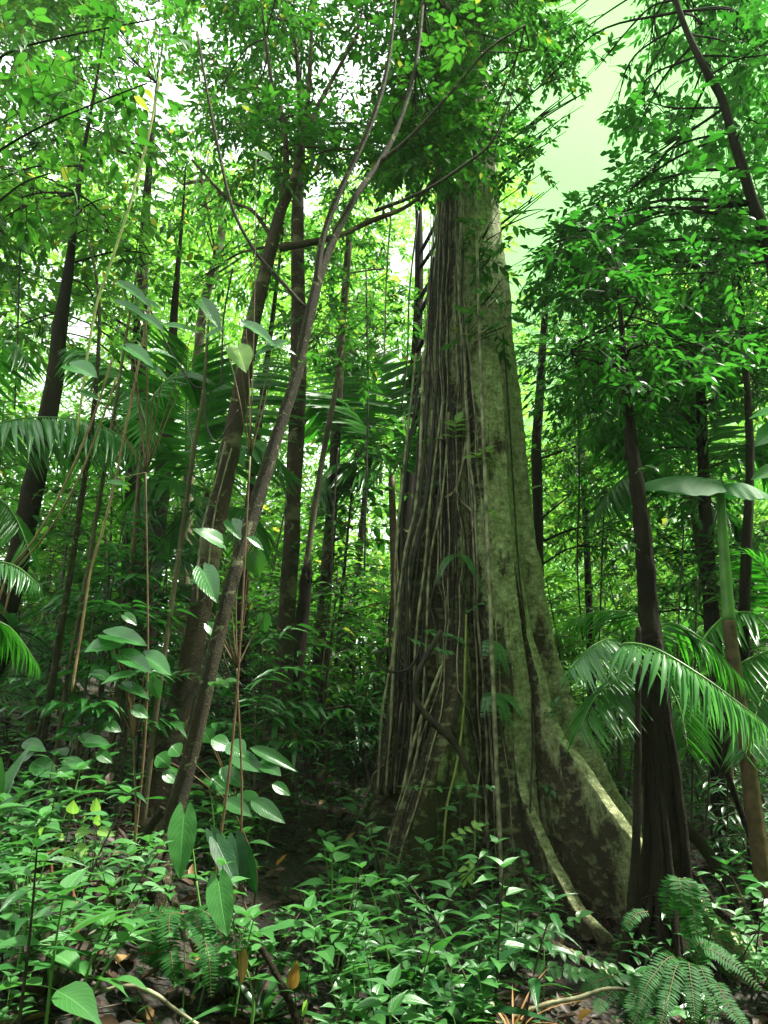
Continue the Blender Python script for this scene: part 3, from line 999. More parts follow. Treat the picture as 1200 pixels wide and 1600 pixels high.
# --- right-hand trees
tree('darkR', 'black gnarled tree with a spreading rooted foot right of the giant',
     [(1036, 1560, 209), (1034, 1500, 143), (1034, 1420, 103), (1034, 1330, 80), (1030, 1230, 62), (1024, 1130, 58), (1020, 1040, 48), (1014, 960, 40), (1007, 860, 35), (996, 760, 29), (986, 690, 25), (978, 600, 18), (970, 500, 10), (964, 430, 5)], 5.6, 'bark_dark', rough=0.22, sides=40, n=120)
tree('topR', 'leaning dark tree at the right edge whose bare stem crosses the open sky',
     [(1225, 1330, 44), (1232, 1000, 40), (1228, 700, 34), (1212, 450, 26), (1195, 370, 24), (1175, 310, 22), (1150, 230, 20), (1128, 155, 17), (1092, 90, 15), (1062, 20, 12), (1040, -60, 10)], 6.4, 'bark_dark')
tree('postR', 'thin dark trunk between the giant and the black gnarled tree, far behind',
     [(842, 1160, 26), (842, 1000, 24), (840, 780, 22), (838, 700, 21), (844, 610, 18), (852, 480, 13), (860, 380, 9)], 11.0, 'bark_dark')
tree('backR1', 'dark slim forest tree in the thicket below the right palm crown',
     [(1128, 1290, 44), (1126, 1200, 40), (1120, 1090, 36), (1110, 930, 30), (1100, 760, 24), (1095, 560, 18), (1100, 420, 12)], 8.4, 'bark_dark')
tree('backR2', 'crooked dark forest tree beside the prop roots near the right edge',
     [(1188, 1420, 42), (1180, 1300, 36), (1168, 1180, 30), (1160, 1080, 26), (1165, 900, 22), (1172, 700, 16), (1160, 500, 11), (1150, 380, 6), (1140, 280, 3)], 7.2, 'bark_dark')
tree('backR3', 'faint slim trunk in bright leaves between the giant and the black tree',
     [(925, 1130, 18), (922, 1000, 16), (918, 880, 14), (910, 700, 11), (905, 520, 8)], 13.0, 'bark_dark')

tree('nearleft', 'near slim tree at the left edge whose big-leaved branches hang in at the top', [(-120, 1500, 60), (-125, 1000, 55), (-110, 500, 46), (-90, 150, 36), (-70, -150, 24)], 4.2, 'bark_dark',
     branches=[([(-100, 330, 6), (-20, 250, 4), (60, 200, 3), (140, 165, 2.5), (230, 130, 2)], 4.3), ([(-90, 180, 6), (0, 90, 4), (90, 60, 3), (240, 30, 2)], 4.4), ([(-105, 420, 5), (-40, 350, 4), (30, 290, 3), (80, 270, 2)], 4.3)])
# --- crowns: clumps with real depth
def zone(keys, box, Yr, count, rpx, leaf, T, cover, **kw):
    for _ in range(count):
        u = rnd.uniform(box[0], box[2])
        v = rnd.uniform(box[1], box[3])
        Y = rnd.uniform(*Yr)
        c = at(u, v, Y)
        # the clump belongs to the tree whose upper trunk is closest
        best = min(keys, key=lambda k: np.min(np.linalg.norm(TREES[k]['P'][len(TREES[k]['P']) // 2:] - c, axis=1)))
        r = rnd.uniform(*rpx)
        g = in_gap(np.array([[u, v]]), 0.0)[0]
        if g:
            continue
        clump(best, u, v, Y, r, leaf, T, cover, **kw)


for v in (345, 400, 455, 510):
    clump('behindL', 775 + rnd.uniform(-8, 8), v, 7.1, 30, 0.13, T_MIDR, 1.5, limb=True)
for u, v in ((965, 420), (1000, 520), (930, 530), (975, 600), (1030, 610), (945, 470)):
    clump('darkR', u, v, 5.2, 48, 0.115, T_MID, 1.5)
for u, v, r in ((20, 60, 60), (110, 90, 65), (140, 175, 60), (60, 200, 55), (190, 120, 50), (30, 290, 55), (230, 40, 50)):
    clump('nearleft', u, v, 4.2 + rnd.uniform(-.2, .6), r, 0.15, T_BIG, 1.5, per=6, limb=False)
for u, v, r in ((640, 50, 50), (700, 30, 45), (745, 80, 45), (610, 120, 35)):
    clump('lean', u, v, 5.2 + rnd.uniform(-.2, .3), r, 0.11, T_MIDR, 1.0)
for u, v in ((1000, 130), (1010, 190), (985, 265), (930, 110), (880, 70), (1030, 80), (1060, 200), (850, 130), (845, 60)):
    clump('topR', u, v, 7.4, 38, 0.115, T_MIDR, 1.4)
zone(['darkR', 'topR'], (860, 360, 1240, 640), (5.4, 6.6), 18, (40, 70), 0.115, T_MID, 1.15)
for u, v in ((850, 300), (838, 245), (860, 195), (1000, 300), (945, 325), (900, 140), (962, 172), (868, 110), (1020, 40), (900, 30), (1040, 260), (990, 215)):
    clump('topR' if u > 930 else 'behindL', u, v, 7.8 if u > 930 else 7.2, 34, 0.09, T_MIDR, 1.5)
# upper left: sunlit, speckled
zone(['leftdark', 'leftpost', 'arch', 'leftshort'], (-40, -60, 360, 300), (8, 12), 34, (55, 105), 0.135, T_MIDR, 1.25)
zone(['leftdark', 'thindark', 'leftpost'], (-40, 280, 260, 520), (6.5, 9.5), 20, (45, 85), 0.125, T_MIDR, 1.2)
zone(['fork', 'straight', 'lean'], (330, -60, 640, 250), (5.6, 8.5), 34, (50, 95), 0.11, T_MID, 1.25)
zone(['arch', 'fork', 'straight'], (260, 250, 480, 520), (8.5, 12), 14, (45, 80), 0.13, T_MID, 0.95)
zone(['straight', 'lichenpole', 'greenpole', 'behindL'], (480, 250, 660, 560), (8, 11), 20, (40, 75), 0.11, T_MID, 1.0)
# around the giant's top
zone(['lean', 'behindL'], (600, -60, 830, 285), (5.8, 7.6), 38, (45, 80), 0.095, T_MIDR, 1.15)
# right side
zone(['darkR', 'topR', 'backR1'], (840, 330, 1240, 640), (6.6, 9.5), 52, (50, 95), 0.125, T_MID, 1.3)
zone(['topR', 'backR2'], (920, -60, 1240, 340), (6.2, 8.5), 44, (45, 85), 0.14, T_MIDR, 1.0)
zone(['postR', 'backR3', 'backR1'], (820, 400, 1100, 900), (9, 12.5), 44, (45, 85), 0.11, T_MID, 0.95)
zone(['backR1', 'backR2', 'darkR'], (1000, 560, 1240, 960), (7.5, 9.5), 18, (45, 80), 0.12, T_MID, 1.05)
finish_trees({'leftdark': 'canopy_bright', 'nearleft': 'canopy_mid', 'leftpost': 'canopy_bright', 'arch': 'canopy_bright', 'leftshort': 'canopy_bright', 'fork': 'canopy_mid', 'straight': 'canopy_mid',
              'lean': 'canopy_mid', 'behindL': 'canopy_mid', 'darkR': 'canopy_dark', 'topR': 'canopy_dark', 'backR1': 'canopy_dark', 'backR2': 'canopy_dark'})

# ------------------------------------------------------------------ far wood
def build_far_wood():
    mb = MB()
    for _k in range(840):
        Y = rng.uniform(14, 38)
        u = rng.uniform(-80, 1280)
        v = 1150 - 900 * rng.random() ** 0.9 if _k < 720 else rng.uniform(720, 1160)
        if in_gap(np.array([[u, v]]), 0)[0]:
            continue
        if u > 790 and v < (600 if u < 1010 else 420):
            continue
        c = at(u, v, Y)
        if c[2] < float(hgt(c[0], c[1])):
            continue
        rp = rng.uniform(50, 120) * depth_of(c) / FPX
        spray_leaves(mb, None, c, np.array([rp, rp, rp * 0.75]), int(rng.uniform(54, 92)), 0.205, T_FAR, 7, gap=True, twig=False)
    for _ in range(90):  # unseen leaf clumps overhead, added to shade the front right
        c = np.array([rng.uniform(1.0, 6.5), rng.uniform(-3, 4.4), rng.uniform(5.2, 9.5)])
        if c[2] - 1.6 < 1.5 * max(c[1], 0) + 2.2:
            continue
        spray_leaves(mb, None, c, np.array([0.9, 0.9, 0.6]), 34, 0.24, T_FAR, 7, gap=False, twig=False)
    for _ in range(110):  # more unseen clumps beside the viewpoint, added to block light from the right
        c = np.array([rng.uniform(2.5, 7), rng.uniform(-3, 3.2), rng.uniform(0.5, 6)])
        if c[0] < 0.62 * c[1] + 1.6:
            continue
        spray_leaves(mb, None, c, np.array([0.9, 0.9, 0.6]), 34, 0.24, T_FAR, 7, gap=False, twig=False)
    # the same wood closes in behind and beside the viewpoint
    for _ in range(190):
        a = rng.uniform(math.pi * 1.0 - 0.35, math.pi * 2.0 + 0.35)
        d = rng.uniform(6, 14)
        el = rng.uniform(-0.05, 0.6)
        c = np.array([math.cos(a) * d, math.sin(a) * d, 1.6 + d * math.tan(el)])
        if abs(c[0]) < 0.75 * c[1] + 2:
            continue
        spray_leaves(mb, None, c, np.array([1.1, 1.1, 0.8]), 34, 0.3, T_FAR, 7, gap=False, twig=False)
    o = mb.build('forest_and_shade_clumps', M['far_bright'])
    tag(o, 'bright green wood closing the view behind the trunks on every side, plus added shade clumps', None, None, 'stuff')


build_far_wood()

# ------------------------------------------------------------------ labels of repeats
REPEATS = []                      # (object, point, description of its kind, mode)
PLACES = [                        # (u, v, phrase) landmarks one can find in the picture
    (30, 1130, 'below the thick dark tree at the left edge'), (120, 1190, 'at the foot of the thin saplings'), (130, 1290, 'round the lime-leaved sprig'),
    (40, 1330, 'left of the lime sprig'), (110, 1450, 'round the red dead stalk'), (30, 1540, 'by the lower grey stones'),
    (215, 1330, 'left of the leaning tree foot'), (220, 1560, 'along the curved fallen branch'), (290, 1480, 'round the sword fern'), (370, 1260, 'behind the hanging arrow leaf'),
    (380, 1420, 'beside the dark glossy arum'), (430, 1550, 'by the orange dead leaf'), (460, 1350, 'on the bare litter path'), (470, 1200, 'below the mid-trunk bromeliad'),
    (570, 1300, "before the giant's left flank"), (560, 1420, 'left of the broad strap leaves'), (660, 1280, "against the giant's pale root ridge"), (680, 1420, "under the vines of the giant"),
    (580, 1560, 'below the broad strap leaves'), (720, 1560, 'by the dry grass tuft'), (790, 1480, 'among the trailing twigs'), (900, 1560, 'before the dark buttress wall'),
    (1000, 1480, 'at the black tree foot'), (1100, 1580, 'round the big right-hand fern'), (1130, 1300, 'among the prop roots'), (1150, 1450, 'right of the black tree'),
]
HIGH = [
    (60, 700, 'behind the left palm frond'), (60, 980, 'beyond the thick dark left tree'), (170, 900, 'between the left saplings'), (300, 900, 'left of the dark forked tree'),
    (400, 950, 'between the forked and straight trees'), (410, 650, 'above the forked tree palms'), (520, 980, 'behind the broken stump'), (580, 850, "left of the giant's vines"), (560, 1120, 'by the lichen pole foot'),
    (900, 700, "right of the giant's pale bark"), (920, 950, 'between giant and black tree'), (1080, 700, 'above the green palm stalk'), (1080, 950, 'behind the drooping palm frond'),
    (1060, 1200, 'right of the black tree stem'), (1160, 1150, 'at the crooked right-hand tree'), (1180, 850, 'beyond the green palm stalk'), (200, 600, 'above the left palm fan'), (930, 1120, 'beyond the right buttress'),
]
ORD = ['', 'second', 'third', 'fourth', 'fifth', 'sixth', 'seventh', 'eighth', 'ninth', 'tenth', 'eleventh', 'twelfth', 'thirteenth', 'fourteenth', 'fifteenth', 'sixteenth', 'seventeenth', 'eighteenth', 'nineteenth', 'twentieth',
       'twenty-first', 'twenty-second', 'twenty-third', 'twenty-fourth', 'twenty-fifth', 'twenty-sixth', 'twenty-seventh', 'twenty-eighth', 'twenty-ninth', 'thirtieth', 'thirty-first', 'thirty-second', 'thirty-third', 'thirty-fourth', 'thirty-fifth', 'thirty-sixth', 'thirty-seventh', 'thirty-eighth', 'thirty-ninth', 'fortieth']


def label_repeats():
    sets = {}
    for o, p, one, many, places in REPEATS:
        uv = to_px(np.array(p))[0]
        ph = min(places, key=lambda q: ((q[0] - uv[0]) / 1.3) ** 2 + (q[1] - uv[1]) ** 2)[2] if len(places) > 1 else places[0][2]
        sets.setdefault((one, many, ph), []).append((uv[0], o))
    for (one, many, ph), rows in sets.items():
        rows.sort(key=lambda r: r[0])
        if len(rows) == 1:
            rows[0][1]['label'] = f'{one} {ph}'
            continue
        for k, (u, o) in enumerate(rows):
            o['label'] = f'{"leftmost" if k == 0 else "rightmost" if k == len(rows) - 1 else ORD[k] + " from left"} of {many} {ph}'


# ------------------------------------------------------------------ understory shrubs behind the trunks
def bush_proto(h, spread, nspr, leaf, T, mat, bark='twig'):
    root = empty('understory_shrub', (0, 0, 0))
    st, cr = MB(), MB()
    nst = rnd.randint(1, 3)
    tops = []
    for s in range(nst):
        a = rnd.uniform(0, 6.28)
        top = np.array([math.cos(a) * spread * 0.35, math.sin(a) * spread * 0.35, h * rnd.uniform(0.8, 1.0)])
        mid = top * 0.5 + np.array([rnd.uniform(-.1, .1), rnd.uniform(-.1, .1), 0.05 * h])
        P = spline(np.array([[0, 0, -0.15], mid, top]), 16)
        tube(st, P, np.linspace(0.008 + 0.007 * h, 0.006, 16), 6, 0.1)
        tops.append(P)
    for k in range(nspr):
        P = tops[k % nst]
        i = rnd.randint(4, 15)
        a = rnd.uniform(0, 6.28)
        ln = spread * rnd.uniform(0.4, 1.0) * (1.15 - 0.5 * i / 15)
        e = P[i] + np.array([math.cos(a) * ln, math.sin(a) * ln, rnd.uniform(-0.05, 0.35) * ln])
        Q = spline(np.array([P[i], (P[i] + e) / 2 + [0, 0, 0.08 * ln], e]), 6)
        tube(st, Q, np.linspace(0.007, 0.003, 6), 4, cap=False)
        n = max(4, int(ln / (leaf * 0.42)))
        t = np.linspace(0.15, 1, n)
        pos = np.array([Q[0] * (1 - x) ** 2 + 2 * x * (1 - x) * (Q[2] + Q[3]) / 2 + x * x * Q[-1] for x in t])
        d = nrmz(Q[-1] - Q[0])
        sgn = np.where(np.arange(n) % 2 == 0, 1, -1)[:, None]
        up = nrmz(np.array([0, 0, 1.0]) + 0.35 * rand_unit(n))
        sd = nrmz(np.cross(np.broadcast_to(d, (n, 3)), up)) * sgn
        ld = nrmz(d * 0.6 + sd * 0.9 + 0.2 * rand_unit(n) + np.array([0, 0, -0.22]))
        leaves(cr, T, pos, ld, up, leaf * rng.uniform(0.7, 1.2, n))
    st.build('stem', M[bark], root)
    cr.build('foliage', M[mat], root)
    return root


BUSHES = [
    (lambda: bush_proto(3.6, 1.1, 44, 0.17, T_MID, 'canopy_bright'), 'tall bright airy shrub', 'tall bright airy shrubs'),
    (lambda: bush_proto(2.3, 0.9, 34, 0.15, T_MID, 'canopy_mid'), 'middle-sized green shrub', 'middle-sized green shrubs'),
    (lambda: bush_proto(4.6, 1.2, 52, 0.19, T_MIDR, 'canopy_mid'), 'tall broad-leaved shrub', 'tall broad-leaved shrubs'),
    (lambda: bush_proto(1.3, 0.7, 26, 0.16, leaf_t('lance', 3, 0.26, 0.14, 0.3, 3), 'seedling_dark'), 'low narrow-leaved dark shrub', 'low narrow-leaved dark shrubs'),
]


def scatter_bushes():
    spots = []
    for k in range(240):
        kind = rnd.choice([0, 0, 1, 1, 2, 3, 3, 3])
        x = rnd.uniform(-8.5, 10)
        y = rnd.uniform(8.2, 17)
        if kind == 3:
            y = rnd.uniform(6.4, 15)
        uv = to_px(np.array([x, y, float(hgt(x, y)) + 0.8]))[0]
        if not (-60 < uv[0] < 1260):
            continue
        if math.hypot(x - GX, y - GY) < 2.3 or (y < GY + 1 and abs(x - GX * y / GY) < 1.9):
            continue
        if min([math.hypot(x - a, y - b) for a, b, _ in spots] + [9]) < 0.75:
            continue
        spots.append((x, y, kind))
    for _ in range(44):
        x, y = rnd.uniform(-3.4, 0.7), rnd.uniform(8.3, 15)
        if math.hypot(x - GX, y - GY) > 1.9:
            spots.insert(0, (x, y, rnd.choice([0, 1, 1, 3])))
    for _ in range(22):
        x, y = rnd.uniform(3.2, 7.5), rnd.uniform(6.8, 11.5)
        if x / y > 0.62 or x / y < 0.36:
            continue
        spots.insert(0, (x, y, rnd.choice([1, 3, 3])))
    proto = {}
    for x, y, kind in spots[:170]:
        mk, one, many = BUSHES[kind]
        if kind not in proto:
            proto[kind] = o = mk()
        else:
            o = copy_thing(proto[kind])
        s = rnd.uniform(0.8, 1.25)
        z = float(hgt(x, y))
        o.location = (x, y, z)
        o.rotation_euler = (0, 0, rnd.uniform(0, 6.28))
        o.scale = (s, s, s * rnd.uniform(0.9, 1.15))
        tag(o, None, 'shrub', many + ' of the understory')
        REPEATS.append((o, (x, y, z + 0.7), one, many, HIGH))


scatter_bushes()

# ------------------------------------------------------------------ palms
T_PINNA = leaf_t('lance', 4, 0.075, 0.25, 0.22, 3)
T_PINNA_W = leaf_t('lance', 4, 0.10, 0.3, 0.16, 3)


def frond_mesh(pts, n, plen, droop=0.5, wid=1.0, T=T_PINNA, rad=0.012, first=0.12, up=None, sweep=0.75, jitter=0.13):
    """leaflets and midrib of one feather frond along pts (place coordinates)"""
    lf, rc = MB(), MB()
    S = spline(np.asarray(pts), 60)
    Tn = nrmz(np.gradient(S, axis=0))
    tube(rc, S, np.linspace(rad, rad * 0.25, 60), 6)
    t = np.linspace(first, 0.995, n)
    idx = t * 59
    i0 = np.minimum(idx.astype(int), 58)
    f = (idx - i0)[:, None]
    pos = S[i0] * (1 - f) + S[i0 + 1] * f
    tg = nrmz(Tn[i0] * (1 - f) + Tn[i0 + 1] * f)
    upv = np.array([0, 0, 1.0]) if up is None else np.asarray(up, float)
    prof = np.sin(np.pi * (0.12 + 0.80 * (t - first) / (1 - first))) ** 0.7
    for sgn in (1, -1):
        sd = nrmz(np.cross(tg, upv)) * sgn
        nr = nrmz(np.cross(sd, tg) * sgn)
        fw = (sweep * (0.55 + 0.75 * t))[:, None]
        d = nrmz(sd + tg * fw + np.array([0, 0, -droop]) + jitter * rand_unit(n))
        k = rng.random(n) > 0.07
        leaves(lf, T, pos[k], d[k], nr[k] + 0.22 * rand_unit(n)[k], (plen * prof * rng.uniform(0.74, 1.08, n))[k], wid)
    return lf, rc


def palm(label, base, crown, fronds, mat='palm', stem_r=0.05, bark='stem_brown', stem=True, name='palm'):
    """fronds: (tip or list of points after the crown, leaflets, leaflet length, droop, extra)"""
    base = np.asarray(base, float)
    root = empty(name, base)
    tag(root, label, 'palm')
    if stem:
        mb = MB()
        m = (base + crown) / 2 + np.array([0.04, 0, 0])
        tube(mb, spline(np.array([base - [0, 0, 0.2], m, crown]), 24), np.linspace(stem_r * 1.2, stem_r * 0.8, 24), 10, 0.12)
        mb.build('trunk', M[bark], root, base)
    for fr in fronds:
        pts = [crown] + [np.asarray(p) for p in fr[0]]
        kw = fr[4] if len(fr) > 4 else {}
        m_ = kw.pop('mat', mat)
        lf, rc = frond_mesh(pts, fr[1], fr[2], fr[3], **kw)
        f = lf.build('frond', M[m_], root, base)
        rc.build('midrib', M['stem_green'], f, base)
    return root


def gbase(p):
    return np.array([p[0], p[1], float(hgt(p[0], p[1]))])


# right: pale drooping frond before the black tree, and its darker fellows
c = at(985, 1035, 6.2)
palm('feather palm between giant and black tree with one pale drooping frond', gbase(c), c, [
    ([at(972, 1008, 5.4), at(1020, 1012, 5.0), at(1090, 1052, 4.8), at(1150, 1095, 4.7), at(1192, 1128, 4.65)], 46, 0.44, 0.95, {'mat': 'palm_light', 'wid': 1.25, 'sweep': 0.5, 'first': 0.16}),
    ([at(960, 1000, 5.9), at(925, 1010, 5.6), at(890, 1045, 5.4)], 26, 0.45, 0.8, {'wid': 1.3, 'mat': 'palm_light'}),
    ([at(1000, 965, 6.6), at(940, 955, 6.8), at(890, 968, 7.0)], 34, 0.5, 0.5, {}),
    ([at(1040, 975, 6.4), at(1100, 1000, 6.3), at(1160, 1060, 6.2)], 40, 0.55, 0.6, {}),
    ([at(960, 1060, 5.8), at(930, 1090, 5.6), at(905, 1140, 5.5)], 30, 0.5, 0.5, {}),
    ([at(1030, 1050, 6.0), at(1060, 1100, 5.8), at(1075, 1170, 5.7)], 32, 0.5, 0.4, {}),
])
c = at(1225, 1010, 7.2)
palm('dark feather palm leaning in from the right edge', gbase(c), c, [
    ([at(1180, 960, 7.0), at(1130, 965, 6.9), at(1090, 1010, 6.8)], 36, 0.6, 0.5, {}),
    ([at(1190, 1020, 6.9), at(1140, 1050, 6.7), at(1110, 1110, 6.5)], 36, 0.6, 0.5, {}),
    ([at(1210, 940, 7.2), at(1195, 890, 7.2), at(1160, 860, 7.2)], 34, 0.6, 0.4, {}),
    ([at(1200, 1070, 6.6), at(1180, 1120, 6.4), at(1165, 1180, 6.2)], 30, 0.5, 0.4, {'mat': 'palm_light'}),
])
c = at(1078, 765, 9.0)
palm('tall dark feather palm behind the green stalk, one frond standing upright', gbase(c), c, [
    ([at(1095, 690, 9.0), at(1103, 620, 9.1), at(1108, 555, 9.2)], 44, 0.95, 0.15, {'up': (0, -1, 0.3), 'sweep': 0.9}),
    ([at(1030, 700, 9.0), at(985, 665, 9.1), at(940, 660, 9.2)], 44, 1.0, 0.7, {}),
    ([at(1020, 740, 8.8), at(970, 750, 8.6), at(930, 800, 8.5)], 40, 0.9, 0.6, {}),
    ([at(1140, 700, 9.0), at(1185, 690, 9.0), at(1220, 720, 9.0)], 40, 0.95, 0.6, {}),
    ([at(1060, 690, 9.4), at(1020, 620, 9.6), at(960, 580, 9.8)], 44, 0.95, 0.3, {}),
    ([at(1120, 790, 8.6), at(1160, 820, 8.5), at(1190, 880, 8.4)], 38, 0.9, 0.5, {}),
])
# left palms
c = at(322, 765, 7.6)
palm('large feather palm fanning wide bright leaflets behind the dark forked tree', gbase(c), c, [
    ([at(300, 690, 7.5), at(290, 620, 7.4), at(300, 545, 7.2)], 50, 1.05, 0.35, {'up': (0.5, -0.8, 0.4), 'sweep': 0.75}),
    ([at(350, 680, 7.7), at(375, 610, 7.8), at(410, 560, 7.9)], 46, 0.9, 0.4, {'up': (0, -0.8, 0.5)}),
    ([at(265, 700, 7.4), at(215, 660, 7.2), at(150, 655, 7.0), at(90, 690, 6.9)], 54, 0.95, 0.75, {}),
    ([at(370, 715, 7.4), at(410, 690, 7.3), at(440, 730, 7.2)], 40, 0.8, 0.8, {'mat': 'palm_light'}),
    ([at(275, 750, 7.2), at(235, 745, 7.0), at(205, 800, 6.9)], 40, 0.8, 0.7, {}),
    ([at(360, 790, 7.2), at(390, 800, 7.0), at(405, 850, 6.9)], 36, 0.7, 0.6, {}),
    ([at(310, 790, 7.2), at(290, 830, 6.9), at(265, 880, 6.7)], 36, 0.7, 0.5, {}),
])
c = at(-60, 700, 5.6)
palm('pale feather palm reaching in from the left edge above the dark tree', gbase(c), c, [
    ([at(0, 662, 5.5), at(70, 652, 5.5), at(150, 662, 5.5), at(215, 700, 5.5)], 56, 0.62, 1.0, {'mat': 'palm_light', 'wid': 1.0}),
    ([at(-20, 580, 5.6), at(15, 535, 5.6), at(45, 560, 5.6)], 34, 0.5, 0.9, {'wid': 1.3}),
    ([at(-20, 760, 5.3), at(20, 800, 5.2), at(50, 870, 5.1)], 30, 0.5, 0.6, {}),
])
c = at(225, 640, 6.3)
palm('slim palm with a silvery frond hanging down left of the lime vine', gbase(c), c, [
    ([at(190, 590, 6.2), at(150, 555, 6.1), at(110, 545, 6.0)], 34, 0.5, 0.8, {'mat': 'palm_light', 'wid': 1.2}),
    ([at(215, 620, 6.1), at(228, 660, 6.0), at(232, 715, 6.0)], 30, 0.42, 0.4, {'mat': 'palm_light', 'wid': 1.0}),
    ([at(265, 590, 6.4), at(300, 580, 6.5), at(330, 610, 6.6)], 34, 0.55, 0.7, {}),
], stem_r=0.022)
c = at(612, 745, 10.2)
palm('feather palm spreading thin fronds between the straight tree and the giant', gbase(c), c, [
    ([at(580, 680, 10.2), at(540, 630, 10.2), at(490, 610, 10.2)], 54, 1.25, 0.7, {}),
    ([at(600, 660, 10.3), at(585, 590, 10.4), at(560, 530, 10.5)], 52, 1.2, 0.4, {'up': (0, -.8, .5)}),
    ([at(640, 690, 10.0), at(665, 640, 9.9), at(690, 640, 9.8)], 40, 1.1, 0.7, {}),
    ([at(570, 730, 10.0), at(525, 725, 9.9), at(490, 770, 9.8)], 46, 1.1, 0.7, {}),
    ([at(635, 680, 10.3), at(625, 600, 10.5), at(650, 560, 10.6)], 44, 1.1, 0.5, {}),
], stem_r=0.06)
c = at(-50, 905, 4.6)
palm('small palm whose pale frond tip pokes in at the left edge', gbase(c), c, [
    ([at(-15, 880, 4.5), at(25, 885, 4.5), at(62, 915, 4.5)], 26, 0.26, 0.8, {'mat': 'palm_light', 'wid': 1.2}),
    ([at(-20, 960, 4.6), at(20, 985, 4.7), at(60, 1040, 4.8)], 30, 0.34, 0.6, {}),
], stem_r=0.03)
c = at(70, 960, 7.6)
palm('low dark palm beneath the thick left-edge tree', gbase(c), c, [
    ([at(100, 930, 7.4), at(140, 940, 7.2), at(165, 990, 7.0)], 34, 0.6, 0.6, {}),
    ([at(60, 910, 7.6), at(40, 890, 7.6), at(10, 905, 7.6)], 34, 0.6, 0.6, {}),
    ([at(85, 1000, 7.3), at(95, 1040, 7.0), at(110, 1090, 6.9)], 30, 0.5, 0.4, {}),
    ([at(45, 1000, 7.2), at(20, 1040, 7.0), at(0, 1090, 6.9)], 30, 0.5, 0.4, {}),
], stem_r=0.04)


# ------------------------------------------------------------------ single big leaves
T_HEART = leaf_t('heart', 10, 0.78, 0.10, 0.16, 7, wave=0.01)
T_ARROW = leaf_t('arrow', 14, 0.62, 0.08, 0.10, 7, wave=0.008)
T_OVAL = leaf_t('ellip', 9, 0.55, 0.12, 0.18, 5, wave=0.008)
T_STRAP = leaf_t('strap', 12, 0.13, 0.2, 0.55, 3)


def leaf_px(mb, T, b, t, wpx, Yb, Yt, ratio, nr):
    """one leaf from its attachment pixel to its tip pixel; returns the attachment point"""
    p, q = at(*b, Yb), at(*t, Yt)
    ln = np.linalg.norm(q - p)
    w = wpx * depth_of((p + q) / 2) / FPX
    leaves(mb, T, p[None], nrmz(q - p)[None], nrmz(np.asarray(nr, float))[None], ln, w / (ln * ratio))
    return p


def big_leaf_shrub(label, foot, rows, T, ratio, mat, cat='shrub', name='heart_leaf_shrub', stem_mat='stem_brown', r0=0.009, nr=(0.1, -1.0, 0.75)):
    """rows: (attachment px, tip px, width px, Y, depth change to the tip)"""
    base = gbase(foot)
    root = empty(name, base)
    tag(root, label, cat)
    st = MB()
    att = []
    for k, r in enumerate(rows):
        b, t, w, Y, dy = r[:5]
        n_ = np.asarray(r[5] if len(r) > 5 else nr, float) + 0.12 * rand_unit(1)[0]
        mb = MB()
        p = leaf_px(mb, T, b, t, w, Y, Y + dy, ratio, n_)
        mb.build('leaf', M[r[6] if len(r) > 6 else mat], root, base)
        att.append(p)
    top = np.mean(att, 0)
    hub = base * 0.25 + top * 0.75 + np.array([0.05, 0.05, -0.1])
    tube(st, spline(np.array([base - [0, 0, .1], base * 0.6 + hub * 0.4 + [0.06, 0, 0], hub]), 20), np.linspace(r0, r0 * 0.6, 20), 7, 0.1)
    for p in att:
        m = (hub + p) / 2 + np.array([0, 0.02, 0.06 * np.linalg.norm(p - hub)])
        tube(st, spline(np.array([hub, m, p]), 12), np.linspace(r0 * 0.55, r0 * 0.25, 12), 5)
    st.build('stem', M[stem_mat], root, base)
    return root


big_leaf_shrub('tall heart-leaf shrub with silvery leaves high among the left palms', at(228, 1120, 4.9), [
    ((190, 446), (238, 472), 22, 4.9, -0.1), ((186, 475), (232, 492), 20, 4.9, -0.1), ((224, 470), (254, 480), 14, 4.9, 0.0), ((228, 496), (256, 512), 18, 4.8, -0.1),
    ((266, 510), (312, 514), 20, 4.8, 0.05), ((200, 544), (240, 566), 28, 4.7, -0.1), ((244, 550), (280, 558), 26, 4.7, 0.1), ((112, 572), (150, 582), 40, 4.7, -0.1),
    ((228, 572), (262, 586), 14, 4.7, -0.1), ((318, 474), (346, 510), 24, 4.9, -0.1), ((326, 508), (348, 512), 14, 4.9, 0), ((128, 614), (156, 622), 14, 4.7, 0), ((172, 754), (200, 756), 12, 4.7, 0),
], T_HEART, 0.78, 'broad')
big_leaf_shrub('heart-leaf shrub with silvery leaves and one yellow leaf before the forked tree', at(330, 1240, 4.3), [
    ((384, 508), (430, 530), 26, 4.3, -0.1), ((440, 538), (392, 552), 24, 4.3, 0.0), ((425, 540), (466, 550), 16, 4.3, 0.05), ((372, 545), (384, 575), 40, 4.3, -0.1, (0, -1, .5), 'seedling_lime'),
    ((345, 515), (312, 530), 14, 4.3, 0.0), ((400, 240), (425, 245), 24, 4.2, -.1, (0, -.6, .7), 'canopy_bright'),
], T_HEART, 0.78, 'broad')
big_leaf_shrub('heart-leaf shrub with round dull leaves hanging before the forked trunk', at(372, 1150, 4.6), [
    ((345, 848), (304, 822), 34, 4.5, -0.1, (0, -.9, .7)), ((362, 816), (376, 838), 30, 4.6, -0.1, (0, -.8, .8)), ((395, 868), (405, 900), 36, 4.5, 0, (0, -1, .3), 'canopy_mid'), ((318, 892), (338, 936), 38, 4.4, -0.1, (0, -.9, .5)),
    ((392, 842), (414, 858), 14, 4.5, 0), ((300, 908), (318, 912), 12, 4.5, 0), ((412, 962), (414, 988), 22, 4.7, 0, (0, -1, .1), 'aroid'), ((326, 978), (345, 1000), 20, 4.6, 0, (0, -.8, .6)),
], T_HEART, 0.78, 'broad')
